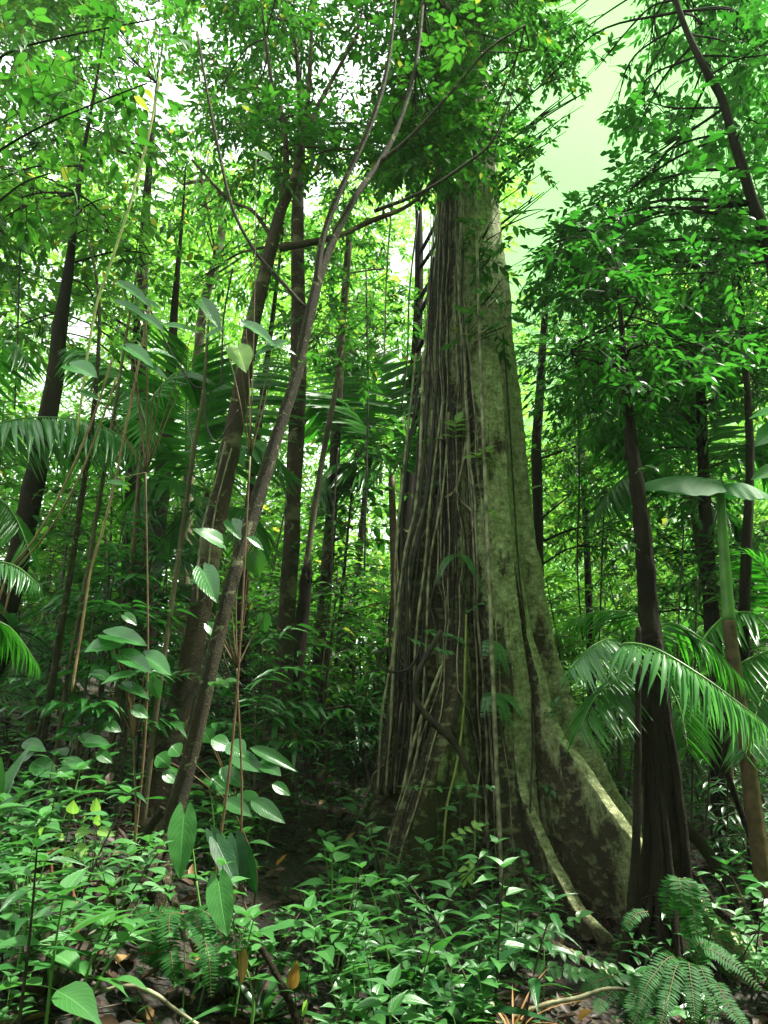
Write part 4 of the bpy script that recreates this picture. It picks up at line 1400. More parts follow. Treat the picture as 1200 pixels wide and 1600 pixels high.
big_leaf_shrub('heart-leaf shrub with a tier of broad dull leaves by the thin saplings', at(205, 1190, 4.4), [
    ((182, 1004), (132, 1012), 46, 4.4, -0.1, (0, -.8, .7)), ((170, 992), (228, 1000), 40, 4.4, -0.1, (0, -.7, .8)), ((192, 1024), (236, 1044), 34, 4.35, -0.1, (0, -.7, .8)), ((228, 1026), (266, 1048), 36, 4.4, -0.1, (0, -.8, .7)),
    ((206, 1054), (158, 1062), 28, 4.3, -.1, (0, -.6, .9)), ((195, 1072), (232, 1086), 22, 4.35, -.1), ((240, 1066), (248, 1092), 24, 4.4, 0, (0, -.8, .5)), ((150, 1052), (178, 1062), 18, 4.4, 0),
    ((196, 962), (215, 975), 18, 4.5, 0), ((210, 1108), (232, 1120), 22, 4.3, 0),
], T_HEART, 0.78, 'broad')
big_leaf_shrub('spread of pale jagged leaves behind the arrow-leaf arum', at(400, 1320, 5.2), [
    ((330, 1155), (362, 1168), 30, 5.0, 0), ((358, 1160), (382, 1178), 34, 4.9, -0.1, (0, -.9, .6)), ((360, 1180), (412, 1200), 32, 5, -.1), ((405, 1190), (438, 1206), 28, 5, -.1, (0, -.7, .8)), ((390, 1168), (466, 1198), 22, 5, -.05),
    ((345, 1200), (380, 1225), 30, 5, -.1), ((318, 1140), (330, 1160), 30, 5, 0, (0, -.9, .4)), ((372, 1240), (410, 1262), 32, 5, -.1), ((392, 1250), (444, 1280), 28, 4.9, -.1), ((350, 1250), (392, 1270), 26, 4.9, -.1),
    ((245, 1180), (266, 1196), 30, 5, 0, (0, -.9, .4)), ((330, 1215), (362, 1240), 26, 5, 0), ((268, 1165), (282, 1180), 28, 5, 0), ((255, 1205), (278, 1222), 24, 5, 0, (0, -.8, .6)), ((425, 1225), (455, 1240), 20, 5.1, 0),
], T_OVAL, 0.55, 'broad', name='broad_leaf_shrub')
big_leaf_shrub('low shrub with dull grey-green leaves on the slope below the left saplings', at(90, 1260, 5.3), [
    ((36, 1160), (68, 1168), 24, 5.2, -.1), ((50, 1190), (86, 1210), 34, 5.2, -.1), ((95, 1190), (140, 1196), 22, 5.2, 0), ((100, 1188), (118, 1210), 22, 5.2, 0), ((130, 1160), (168, 1158), 24, 5.2, -.1), ((90, 1202), (118, 1215), 18, 5.1, 0),
    ((122, 1150), (160, 1162), 20, 5.3, 0), ((55, 1175), (20, 1190), 22, 5.2, 0), ((160, 1130), (190, 1140), 22, 5.4, 0), ((150, 1175), (176, 1190), 20, 5.3, 0),
], T_OVAL, 0.55, 'broad', name='broad_leaf_shrub')
# arums with hanging arrow leaves
big_leaf_shrub('arum with one large smooth arrow-shaped leaf hanging at the leaning tree foot', at(300, 1440, 3.9), [
    ((288, 1274), (279, 1372), 46, 3.8, -0.1, (0.05, -1, .15))], T_ARROW, 0.62, 'aroid', 'arum', 'arum', 'stem_green')
big_leaf_shrub('arum with a glossy puckered arrow leaf right of the sword fern', at(385, 1500, 3.75), [
    ((342, 1378), (352, 1460), 46, 3.7, -0.15, (-0.1, -1, .35))], T_ARROW, 0.62, 'aroid', 'arum', 'arum', 'stem_green')
big_leaf_shrub('dark glossy arum with drooping blackish leaves behind the puckered one', at(392, 1440, 4.1), [
    ((340, 1318), (372, 1384), 34, 4.0, -0.1, (0.5, -1, .3)), ((368, 1312), (378, 1378), 36, 4.1, -0.1, (-0.3, -1, .4)), ((330, 1300), (352, 1340), 24, 4.1, 0, (0.3, -1, .5)),
    ((385, 1330), (398, 1400), 26, 4.15, 0, (-0.4, -1, .3))], T_ARROW, 0.62, 'aroid_dark', 'arum', 'arum', 'stem_brown')
# the drooping umbrella leaf on its green stalk, right
def green_stalk():
    base = gbase(at(1168, 1200, 6.3))
    root = empty('umbrella_leaf_plant', base)
    tag(root, 'tall plant with smooth green stalk, brown ringed foot and one huge draped leaf', 'plant')
    P = np.vstack([base - [0, 0, .2], [at(1160, 1130, 6.3)], [at(1148, 1050, 6.3)], [at(1139, 970, 6.3)]])
    mb = MB()
    S = spline(P, 40)
    r = np.linspace(0.066, 0.052, 40) + 0.004 * (np.arange(40) % 3 == 0)
    tube(mb, S, r, 12, 0.06)
    mb.build('ringed_foot', M['stem_brown'], root, base)
    mb = MB()
    S = spline(np.array([at(1139, 970, 6.3), at(1134, 900, 6.3), at(1129, 830, 6.3), at(1126, 772, 6.3)]), 30)
    tube(mb, S, np.linspace(0.054, 0.034, 30), 12, 0.03)
    mb.build('stalk', M['stem_green'], root, base)
    # one large blade seen edge on, its pleated margin hanging
    for rows in (((1126, 752), (995, 758), 0.40), ((1126, 758), (1205, 776), 0.34)):
        n, mcol = 26, 15
        a, b = at(*rows[0], 6.3), at(*rows[1], 6.1)
        t = np.linspace(0, 1, n)
        s = np.linspace(-1, 1, mcol)
        Tt, Ss = np.meshgrid(t, s, indexing='ij')
        half = rows[2] * np.sin(np.pi * (0.18 + 0.8 * Tt)) ** 0.7
        base_l = a[None, None] * (1 - Tt[..., None]) + b[None, None] * Tt[..., None]
        hang = np.where(Ss < 0, 0.62 * np.abs(Ss) ** 1.15, 0.10 * Ss ** 2)
        V = base_l + np.stack([Ss * 0.03, Ss * half * np.where(Ss < 0, 0.55, 0.95), 0.07 * np.sin(Tt * np.pi) - hang * half + 0.005 * np.sin(Tt * 31 + Ss * 3) * np.abs(Ss) + 0.014 * np.sin(Tt * 9 + 1.3) * np.abs(Ss)], -1)
        i = np.arange(n - 1)[:, None] * mcol
        j = np.arange(mcol - 1)[None]
        Q = np.stack([i + j, i + j + 1, i + mcol + j + 1, i + mcol + j], -1).reshape(-1, 4)
        mb = MB().add(V.reshape(-1, 3), Q, None, np.stack([(Ss + 1) / 2, Tt], -1).reshape(-1, 2))
        mb.build('blade', M['umbrella'], root, base)
    st = MB()
    tube(st, spline(np.array([at(1126, 775, 6.3), at(1105, 755, 6.3), at(1060, 752, 6.2), at(1000, 758, 6.12)]), 20), np.linspace(0.03, 0.008, 20), 8)
    st.build('midrib', M['stem_green'], root, base)


green_stalk()
T_BROADR = T_OVAL
big_leaf_shrub('broad leaf shrub poking two pale leaves in at the right edge', at(1230, 1150, 5.2), [
    ((1225, 640), (1170, 646), 44, 5.2, 0.1, (0, -.7, .7)), ((1225, 665), (1180, 690), 40, 5.2, 0), ((1230, 730), (1175, 742), 30, 5.2, 0)], T_OVAL, 0.55, 'broad', name='broad_leaf_shrub')

# ------------------------------------------------------------------ ferns, bromeliads, strap leaves
T_PIN = leaf_t('strap', 2, 0.26, 0.1, 0.1, 3)


def fern(label, root_pt, fronds, ground=False, name='sword_fern', pin=0.055, mat='fern', group=None, n=40):
    """fronds: list of point lists (place coordinates) after the root point"""
    base = np.asarray(root_pt, float)
    root = empty(name, base)
    tag(root, label, 'fern', group)
    for pts in fronds:
        P = np.array([base] + [np.asarray(p) for p in pts])
        ln = np.sum(np.linalg.norm(np.diff(P, axis=0), axis=1))
        lf = MB()
        S = spline(P, 40)
        tg_ = nrmz(np.gradient(S, axis=0))
        m = max(16, int(ln / 0.0115))
        t = np.linspace(0.06, 0.985, m)
        ii = (t * 39).astype(int)
        pos, tg2 = S[ii], tg_[ii]
        prof = np.sin(np.pi * (0.16 + 0.82 * t)) ** 0.6
        # face the frond's upper side up and towards where the light comes from
        upv = nrmz(np.array([0.05, -0.55, 0.85]))
        sd0 = nrmz(np.cross(tg2, upv))
        for sg in (1, -1):
            d = nrmz(sd0 * sg + tg2 * 0.28 + 0.07 * rand_unit(m))
            nr = nrmz(np.cross(sd0, tg2) + 0.25 * rand_unit(m))
            leaves(lf, T_PIN, pos, d, nr, pin * prof * rng.uniform(0.88, 1.1, m), 1.0)
        lf.m = 1
        tube(lf, S, np.linspace(0.0035, 0.0012, 40), 4)
        lf.build('frond', [M[mat], M['stem_brown']], root, base)
    return root


def frond_px(rows, Ys):
    return [at(u, v, y) for (u, v), y in zip(rows, Ys)]


fr = at(288, 1428, 3.85)
fern('sword fern with long hanging fronds below the leaning tree foot', fr, [
    frond_px([(265, 1432), (268, 1500), (276, 1540)], [3.7, 3.6, 3.6]), frond_px([(305, 1430), (325, 1490), (330, 1560)], [3.7, 3.55, 3.5]),
    frond_px([(248, 1432), (232, 1470), (222, 1520)], [3.8, 3.75, 3.7]), frond_px([(320, 1425), (346, 1460), (352, 1500)], [3.8, 3.75, 3.7]),
    frond_px([(256, 1460), (250, 1500), (246, 1535)], [3.9, 3.9, 3.9]), frond_px([(240, 1425), (215, 1435), (200, 1455)], [3.9, 3.9, 3.85])], pin=0.058)
fr = gbase(at(1078, 1530, 4.6))
fern('large fern with a rosette of arching fronds at the lower right', fr, [
    frond_px([(1090, 1496), (1140, 1502), (1192, 1550)], [4.5, 4.4, 4.3]), frond_px([(1060, 1505), (1020, 1525), (998, 1570)], [4.4, 4.2, 4.1]),
    frond_px([(1076, 1510), (1082, 1550), (1086, 1600)], [4.4, 4.2, 4.1]), frond_px([(1088, 1515), (1110, 1550), (1122, 1600)], [4.4, 4.2, 4.1]),
    frond_px([(1064, 1515), (1045, 1555), (1030, 1610)], [4.3, 4.1, 4.0]), frond_px([(1085, 1490), (1120, 1484), (1150, 1500)], [4.6, 4.6, 4.6]), frond_px([(1110, 1540), (1145, 1580), (1180, 1620)], [4.3, 4.1, 4.0]),
    frond_px([(1055, 1530), (1010, 1560), (985, 1610)], [4.3, 4.2, 4.1])], pin=0.058)
fr = gbase(at(985, 1570, 4.8))
fern('low fern before the black tree foot, left of the large fern', fr, [
    frond_px([(965, 1535), (930, 1535), (905, 1550)], [4.7, 4.6, 4.6]), frond_px([(1000, 1540), (990, 1575), (1000, 1600)], [4.6, 4.4, 4.4]), frond_px([(975, 1545), (945, 1560), (930, 1585)], [4.7, 4.5, 4.4]),
    frond_px([(1010, 1535), (1030, 1545), (1040, 1580)], [4.7, 4.6, 4.5]), frond_px([(995, 1530), (1005, 1550), (1010, 1590)], [4.6, 4.5, 4.4])], pin=0.06)
fr = at(1062, 1372, 5.0)
fern('hanging fern tuft on the right side of the black tree foot', fr, [
    frond_px([(1062, 1378), (1065, 1405), (1064, 1430)], [4.9, 4.85, 4.85]), frond_px([(1076, 1380), (1084, 1430), (1090, 1478)], [4.9, 4.85, 4.8]), frond_px([(1086, 1388), (1104, 1420), (1112, 1460)], [4.95, 4.9, 4.9]),
    frond_px([(1050, 1380), (1044, 1410), (1046, 1440)], [5, 5, 5]), frond_px([(1070, 1400), (1076, 1450), (1074, 1470)], [5, 5, 5])], pin=0.07)
fr = at(1012, 1424, 5.0)
fern('single small fern frond on the left side of the black tree foot', fr, [frond_px([(995, 1428), (982, 1442), (973, 1456)], [4.95, 4.9, 4.9])], pin=0.05)
# ferns perched on the giant
def on_giant(u, v, off=0.06):
    """the point of the giant's surface behind a pixel"""
    a, b = (u - 600.0) / FPX, (800.0 - v) / FPX
    d = np.array([a, cp - b * sp, sp + b * cp])
    t = 3.5
    while t < 13:
        p = np.array([0, 0, CAMZ]) + d * t
        z = p[2] - GZ
        x, y = p[0] - GX - float(axis_x(max(z, 0))), p[1] - GY
        if z > 0 and math.hypot(x, y) < float(giant_r(np.array(math.atan2(y, x)), np.array(z))) + off:
            return p
        t += 0.02
    return at(u, v, 7.2)


def perched(label, u, v, tips, pin=0.055):
    b = on_giant(u, v)
    Y = b[1]
    fern(label, b, [frond_px([(u + (tu - u) * 0.5, v + (tv - v) * 0.4 - 8), (tu, tv)], [Y - 0.15, Y - 0.2]) for tu, tv in tips], name='perched_fern', pin=pin, mat='palm_light')


perched("perched fern high on the giant's vines, with one frond pointing down left", 715, 865, [(678, 916), (745, 905), (760, 935)], 0.05)
perched("perched fern with paired hanging fronds beside the pale vine on the giant", 768, 1000, [(756, 1030), (796, 1060), (772, 1060), (780, 1040)], 0.06)
perched("perched fern with a star of fronds below the paired one on the giant", 772, 1082, [(752, 1122), (800, 1140), (822, 1125), (790, 1135), (764, 1120)], 0.06)
perched("perched fern lowest on the giant's vine curtain, fronds arching right", 770, 1335, [(815, 1330), (824, 1366), (755, 1340), (760, 1375), (795, 1345)], 0.055)
perched("small perched fern on the giant just above the curved woody liana", 700, 1000, [(665, 985), (730, 1010)], 0.045)


T_BROM = leaf_t('strap', 9, 0.11, 0.25, 0.5, 3)


def rosette(label, p, n, ln, mat='brom', name='bromeliad', cat='bromeliad', T=None, lift=(0.2, 1.1), droop=0.25):
    base = np.asarray(p, float)
    root = empty(name, base)
    tag(root, label, cat)
    mb = MB()
    a = np.arange(n) * 2.4
    el = np.linspace(lift[0], lift[1], n)
    d = np.stack([np.cos(a) * np.cos(el), np.sin(a) * np.cos(el), np.sin(el)], 1)
    side = np.stack([-np.sin(a), np.cos(a), 0 * a], 1)
    nr = nrmz(np.cross(side, d) * -1)
    nr[nr[:, 2] < 0] *= -1
    leaves(mb, T or T_BROM, np.repeat(base[None], n, 0) + d * 0.02, d, nr, ln * rng.uniform(0.75, 1.1, n))
    mb.build('leaf_rosette', M[mat], root, base)
    st = MB()
    tube(st, np.array([base - [0, 0, .12], base, base + [0, 0, 0.06]]), [0.05, 0.04, 0.015], 8, 0.2)
    st.build('root_ball', M['stem_brown'], root, base)
    return root


rosette('bromeliad with strap leaves on the foot of the straight tree', at(432, 1125, 7.2), 22, 0.46, lift=(-0.3, 1.1))
rosette('bromeliad hanging lower and right on the straight tree foot', at(462, 1150, 7.1), 16, 0.40, lift=(-0.5, 0.9))
rosette('dark bromeliad in the gap between lichen pole and giant', at(556, 1112, 9.6), 26, 0.75, mat='seedling_dark', lift=(-0.2, 1.2))
rosette('small bromeliad on the thick dark tree at the left edge', at(18, 985, 6.7), 18, 0.5, mat='seedling_dark', lift=(-0.2, 1.1))
rosette('strap-leaf plant with upright blades at the left edge', gbase(at(2, 1190, 4.8)), 12, 0.5, name='strap_leaf_plant', cat='plant', lift=(0.5, 1.4), T=leaf_t('strap', 10, 0.17, 0.2, 0.3, 3))
rosette('strap-leaf plant drooping below the upright one on the left slope', gbase(at(45, 1240, 4.6)), 9, 0.42, name='strap_leaf_plant', cat='plant', lift=(0.2, 1.2), T=leaf_t('strap', 10, 0.2, 0.2, 0.5, 3))
rosette('strap-leaf plant with arching blades on the litter path', gbase(at(415, 1500, 3.9)), 12, 0.46, name='strap_leaf_plant', cat='plant', lift=(0.3, 1.2), T=leaf_t('strap', 10, 0.10, 0.2, 0.7, 3))
rosette('strap-leaf plant with broad dull blades right of the litter path', gbase(at(655, 1420, 4.7)), 11, 0.55, name='strap_leaf_plant', cat='plant', mat='aroid', lift=(0.1, 1.2), T=leaf_t('strap', 10, 0.22, 0.15, 0.5, 3))
rosette('strap-leaf plant with wide dark blades below the vine curtain', gbase(at(705, 1520, 4.3)), 9, 0.5, name='strap_leaf_plant', cat='plant', mat='aroid_dark', lift=(0.1, 1.2), T=leaf_t('strap', 10, 0.25, 0.15, 0.6, 3))
rosette('strap-leaf plant with soft hanging blades in front of the left root', gbase(at(560, 1440, 4.9)), 9, 0.36, name='strap_leaf_plant', cat='plant', mat='aroid', lift=(0.1, 1.0), T=leaf_t('strap', 10, 0.28, 0.15, 0.6, 3))
rosette('grassy tuft with thin blades beside the large right-hand fern', gbase(at(945, 1590, 4.3)), 26, 0.32, name='grass_tuft', cat='grass tuft', mat='fern', lift=(0.1, 1.3), T=leaf_t('strap', 8, 0.05, 0.2, 0.5, 3))
rosette('dry straw-coloured grass tuft at the foot of the trailing twigs', gbase(at(800, 1560, 4.4)), 40, 0.4, name='dry_grass_tuft', cat='grass tuft', mat='dead_leaf', lift=(-0.1, 1.3), T=leaf_t('strap', 8, 0.03, 0.2, 0.8, 3))


# ------------------------------------------------------------------ seedlings of the forest floor
T_SEED = leaf_t('acum', 6, 0.47, 0.16, 0.26, 5)
T_SEEDN = leaf_t('lance', 6, 0.28, 0.16, 0.32, 5)
T_SEEDR = leaf_t('ellip', 6, 0.58, 0.14, 0.22, 5)


def seedling_proto(h, pairs, leaf, T, mat, stem='stem_green', lean=0.25, alt=False, name='seedling', stems=1):
    root = empty(name, (0, 0, 0))
    st, lf = MB(), MB()
    for s_ in range(stems):
        a0 = rnd.uniform(0, 6.28)
        hh = h * rnd.uniform(0.7, 1.0) if s_ else h
        top = np.array([math.cos(a0) * lean * hh * (1 + s_), math.sin(a0) * lean * hh * (1 + s_), hh])
        P = spline(np.array([[0, 0, -0.05], top * 0.5 + [0, 0, 0.06 * hh], top]), 14)
        tube(st, P, np.linspace(0.0045, 0.002, 14), 5)
        for k in range(pairs):
            t = 0.35 + 0.65 * (k + 0.5) / pairs
            p = P[min(13, int(t * 13))]
            ang = k * 1.57 + rnd.uniform(-0.4, 0.4) + a0
            for s in ((0,) if alt else (0, math.pi)):
                a = ang + s + rnd.uniform(-0.25, 0.25)
                el = rnd.uniform(-0.05, 0.5)
                d = np.array([math.cos(a) * math.cos(el), math.sin(a) * math.cos(el), math.sin(el)])
                sz = leaf * rnd.uniform(0.75, 1.15) * (0.8 + 0.35 * (1 - t))
                q = p + d * leaf * 0.18
                tube(st, np.array([p, q]), [0.0016, 0.0013], 3, cap=False)
                leaves(lf, T, q[None], d[None], (np.array([0, 0, 1.0]) + 0.3 * rand_unit(1)[0])[None], sz)
        for s in (0.3, 2.2, 4.2):
            d = np.array([math.cos(a0 + s) * 0.7, math.sin(a0 + s) * 0.7, 0.5])
            leaves(lf, T, P[-1][None], d[None], np.array([[0, 0, 1.0]]), leaf * rnd.uniform(0.45, 0.7))
    st.build('stem', M[stem], root)
    lf.build('foliage', M[mat], root)
    return root


SEEDS = [
    (lambda: seedling_proto(0.32, 3, 0.145, T_SEED, 'seedling'), 'fresh green seedling with drip-tipped leaves', 'fresh drip-tip seedlings', 0.30),
    (lambda: seedling_proto(0.22, 2, 0.135, T_SEED, 'seedling', stems=2), 'twin-stemmed fresh seedling', 'twin-stemmed seedlings', 0.25),
    (lambda: seedling_proto(0.42, 6, 0.12, T_SEEDN, 'seedling_dark', stem='twig'), 'dark narrow-leaved seedling', 'dark narrow-leaved seedlings', 0.18),
    (lambda: seedling_proto(0.20, 3, 0.085, T_SEEDR, 'seedling', stems=3), 'small round-leaved seedling', 'small round-leaved seedlings', 0.17),
    (lambda: seedling_proto(0.5, 8, 0.10, T_SEED, 'seedling', stem='twig', alt=True, stems=2, lean=0.4), 'leggy alternate-leaved seedling', 'leggy alternate-leaved seedlings', 0.10),
    (lambda: seedling_proto(0.62, 3, 0.20, T_OVAL, 'broad', stem='stem_brown', lean=0.3), 'knee-high broad-leaved plant', 'knee-high broad-leaved plants', 0),
    (lambda: seedling_proto(0.42, 4, 0.22, T_SEEDN, 'seedling', lean=0.3), 'long-leaved pale green plant', 'long-leaved pale green plants', 0),
]
BARE = [(120, 1420, 55, 60), (290, 1440, 75, 70), (260, 1540, 90, 40), (118, 1500, 28, 70), (200, 1575, 90, 22), (380, 1480, 50, 60), (450, 1390, 85, 60), (450, 1545, 75, 65), (885, 1300, 160, 140), (1020, 1400, 110, 120), (300, 1400, 40, 40), (800, 1550, 50, 20)]


def scatter_seedlings(n, box, weight):
    done = 0
    tries = 0
    while done < n and tries < 6000:
        tries += 1
        u, v = rnd.uniform(box[0], box[2]), rnd.uniform(box[1], box[3])
        if any(((u - a) / c) ** 2 + ((v - b) / d) ** 2 < 1 for a, b, c, d in BARE):
            continue
        g = ground_at(u, v)
        if g is None or g[1] > 9:
            continue
        if any(math.hypot(g[0] - a, g[1] - b) < r for a, b, r in TAKEN):
            continue
        zz = math.hypot(g[0] - GX, g[1] - GY)
        if zz < float(giant_r(np.array(math.atan2(g[1] - GY, g[0] - GX)), np.array(0.3))):
            continue
        if mnoise.noise(Vector((g[0] * 1.5, g[1] * 1.5, 2.0))) < -0.16 + rnd.uniform(-.12, .12):
            continue
        TAKEN.append((g[0], g[1], 0.10))
        k = rnd.choices(range(len(SEEDS)), weights=weight)[0]
        mk, one, many, _ = SEEDS[k]
        lst = PROTOS.setdefault(k, [])
        if len(lst) < 4:
            o = mk()
            lst.append(o)
        else:
            o = copy_thing(rnd.choice(lst))
        s = min(1.75, max(0.55, rnd.lognormvariate(0.05, 0.33))) if k < 5 else rnd.uniform(0.7, 1.1)
        o.location = tuple(g)
        o.rotation_euler = (rnd.uniform(-.12, .12), rnd.uniform(-.12, .12), rnd.uniform(0, 6.28))
        o.scale = (s, s, s)
        tag(o, None, 'seedling', many + ' of the forest floor')
        REPEATS.append((o, tuple(g + np.array([0, 0, 0.15])), one, many, PLACES))
        done += 1


TAKEN, PROTOS = [], {}
scatter_seedlings(104, (-30, 1330, 560, 1680), [0.34, 0.24, 0.1, 0.16, 0.06, 0, 0.04])
scatter_seedlings(60, (-20, 1130, 480, 1360), [0.14, 0.1, 0.22, 0.12, 0.12, 0.22, 0.12])
scatter_seedlings(84, (480, 1290, 860, 1680), [0.22, 0.2, 0.17, 0.18, 0.14, 0.04, 0.09])
scatter_seedlings(14, (860, 1500, 1220, 1680), [0.2, 0.2, 0.3, 0.3, 0.0, 0, 0])
scatter_seedlings(40, (1040, 1240, 1240, 1600), [0.1, 0.1, 0.4, 0.2, 0.1, 0.2, 0.1])

# the lime-coloured sprig of the left slope
def lime_sprig():
    base = gbase(at(128, 1390, 4.15))
    root = empty('lime_sprig', base)
    tag(root, 'sprig of lime-yellow young leaves standing on the left slope', 'seedling')
    st = MB()
    rows = [((114, 1272), (113, 1254), 20), ((150, 1272), (149, 1250), 16), ((130, 1284), (131, 1276), 11), ((152, 1290), (152, 1274), 13), ((152, 1298), (176, 1302), 16), ((118, 1302), (138, 1298), 18), ((62, 1306), (64, 1294), 14),
            ((116, 1326), (136, 1324), 16), ((70, 1314), (66, 1308), 8), ((100, 1310), (88, 1304), 12), ((96, 1340), (112, 1332), 16), ((132, 1330), (126, 1342), 14), ((112, 1350), (98, 1356), 14)]
    mb = MB()
    for b, t, w in rows:
        p = leaf_px(mb, T_SEEDR, b, t, w, 4.1, 4.05, 0.58, (0.1, -0.8, 0.5))
        m = (p + base) / 2 + np.array([0.02, 0, 0.05])
        tube(st, spline(np.array([base, m, p]), 10), np.linspace(0.003, 0.0016, 10), 4)
    mb.build('foliage', M['seedling_lime'], root, base)
    st.build('stem', M['twig'], root, base)


lime_sprig()

# ------------------------------------------------------------------ litter, low cover
def litter():
    N = 9000
    x = rng.uniform(-6, 6, N)
    y = 2.5 + 8.5 * rng.random(N) ** 1.3
    z = hgt(x, y) + rng.uniform(0.0, 0.035, N)
    k = np.hypot(x - GX, y - GY) > 1.2
    x, y, z = x[k], y[k], z[k]
    n = len(x)
    d = rand_unit(n) * np.array([1, 1, 0.25])
    nr = nrmz(np.array([0, 0, 1.0]) + 0.6 * rand_unit(n))
    mb = MB()
    leaves(mb, leaf_t('ellip', 4, 0.45, 0.35, -0.25, 3), np.stack([x, y, z], 1), d, nr, rng.uniform(0.05, 0.15, n))
    o = mb.build('leaf_litter', M['litter'])
    tag(o, 'brown fallen leaves carpeting the forest floor', None, None, 'stuff')
    # thin twigs lying about
    mb = MB()
    for _ in range(260):
        x, y = rng.uniform(-5, 5), rng.uniform(3, 9)
        a, ln = rng.uniform(0, 6.28), rng.uniform(0.1, 0.5)
        p = np.array([x, y, float(hgt(x, y)) + 0.02])
        q = p + [math.cos(a) * ln, math.sin(a) * ln, 0]
        q[2] = float(hgt(q[0], q[1])) + rng.uniform(0.01, 0.09)
        tube(mb, spline(np.array([p, (p + q) / 2 + rand_unit(1)[0] * 0.03, q]), 6), [0.004, 0.004, 0.004, 0.003, 0.003, 0.002], 4)
    o = mb.build('twig_litter', M['twig'])
    tag(o, 'dead twigs strewn over the leaf litter', None, None, 'stuff')
    # low cover: countless tiny leaves near the ground
    mb = MB()
    N = 5200
    x = rng.uniform(-6.5, 6, N)
    y = 2.6 + 10 * rng.random(N) ** 1.1
    c = np.array([mnoise.noise(Vector((a * 1.4, b * 1.4, 5.0))) for a, b in zip(x, y)]) + 0.25 * rng.normal(size=N)
    k = (c > 0.16) & (np.hypot(x - GX, y - GY) > 1.5)
    x, y = x[k], y[k]
    n = len(x)
    z = hgt(x, y)
    for j in range(3):
        a = rng.uniform(0, 6.28, n)
        d = np.stack([np.cos(a), np.sin(a), rng.uniform(-0.1, 0.7, n)], 1)
        nr = nrmz(np.array([0, 0, 1.0]) + 0.4 * rand_unit(n))
        leaves(mb, T_MID, np.stack([x, y, z + rng.uniform(0.02, 0.10, n)], 1), d, nr, rng.uniform(0.035, 0.075, n))
    o = mb.build('ground_cover', M['seedling_dark'])
    tag(o, 'low dark green ground cover of countless tiny leaves', None, None, 'stuff')


litter()


# ------------------------------------------------------------------ vines and roots on the giant
def vine_obj(label, P, r, mat, group=None, name='hanging_vine', sides=6, rough=0.25, cat='vine'):
    base = np.asarray(P[0], float)
    mb = MB()
    tube(mb, P, r, sides, rough, seed=rnd.uniform(0, 50))
    o = mb.build(name, M[mat], None, base)
    tag(o, label, cat, group)
    return o


def giant_vines():
    for k in range(44):
        pale = rnd.random() < 0.36
        deg = rnd.triangular(-172, -84, -128)
        z1 = rnd.uniform(7.0, 10.5)
        z0 = rnd.choice([0.0, 0.0, 0.3, 0.8, 1.4, 2.2, 3.0])
        r = rnd.uniform(0.0035, 0.0075) * (1.9 if rnd.random() < 0.12 else 1)
        drift = rnd.uniform(-5, 5) if rnd.random() < 0.65 else rnd.uniform(-22, 22)
        zz = np.linspace(z1, z0 if z0 else 0.05, 70)
        off = 0.03 + (0.10 if pale else 0.03) * rnd.random()
        wob = rnd.uniform(0, 9)
        pts = []
        x0 = None
        for z in zz:
            dd = deg + drift * (1 - z / 9) + 3.5 * math.sin(z * 0.9 + wob) + 1.4 * math.sin(z * 3.1 + wob * 2) + 0.6 * math.sin(z * 7.3 + wob)
            p = giant_pt(dd, z, off)
            # a vine does not follow a buttress far out: it hangs from where it was
            if x0 is not None and z < 4:
                rad = math.hypot(p[0] - GX, p[1] - GY)
                lim = rmax
                if rad > lim + 0.25:
                    pass
            if z >= 4:
                rmax = math.hypot(p[0] - GX, p[1] - GY)
            x0 = p
            pts.append(p)
        o = vine_obj(None, np.array(pts), r, 'vine' if pale else 'vine_dark', ('pale' if pale else 'dark') + ' vines hanging down the giant')
        pm = pts[30]
        side = "on the giant's shaded left side" if deg < -118 else "down the giant's middle recess"
        REPEATS.append((o, tuple(pm), ('pale' if pale else 'dark') + ' straight vine', ('pale' if pale else 'dark') + ' straight vines', [(0, 0, side)]))


giant_vines()


def vine_px(label, rows, Ys, rpx, mat, name='hanging_vine', rough=0.25, n=60, sides=8, on=False, cat='vine'):
    Ys = np.broadcast_to(np.asarray(Ys, float), (len(rows),))
    P = np.array([on_giant(u, v, 0.05) if on else at(u, v, y) for (u, v), y in zip(rows, Ys)])
    rr = np.broadcast_to(np.asarray(rpx, float), (len(rows),)) * np.array([depth_of(p) for p in P]) / FPX
    S = spline(np.column_stack([P, rr]), n)
    return vine_obj(label, S[:, :3], S[:, 3], mat, None, name, sides, rough, cat)


vine_px("curved grey woody liana looping over the giant's pale root ridge", [(690, 985), (664, 1030), (650, 1062), (652, 1098), (678, 1130), (708, 1158), (728, 1195), (738, 1225)], 6.35, [4, 4.5, 5, 5, 5.5, 5.5, 5, 4], 'vine_dark', 'woody_liana')
vine_px("thin pale vine crossing the curved liana down to the seedlings", [(690, 1040), (672, 1085), (655, 1130), (640, 1185), (628, 1240)], 6.5, 2.2, 'vine')
vine_px("long pale speckled vine hanging straight down the giant's centre", [(743, 300), (748, 480), (754, 640), (760, 800), (766, 950), (772, 1100), (778, 1250), (784, 1380), (788, 1450)], [7.1, 7.0, 6.9, 6.85, 6.8, 6.75, 6.6, 6.4, 6.2], [2.5, 2.5, 3, 3, 3, 3.5, 3.5, 4, 4], 'vine')
vine_px("thin dark vine hanging down the giant's pale right bark", [(786, 520), (795, 640), (802, 760), (812, 900), (826, 1020), (832, 1150), (828, 1300), (838, 1420)], 6.6, 1.4, 'vine_dark', on=True)
vine_px("thin yellowish vine down the pale root ridge beside the liana", [(728, 960), (726, 1050), (722, 1130), (712, 1200), (698, 1260), (692, 1340)], 6.4, 2.2, 'vine_lime', on=True)
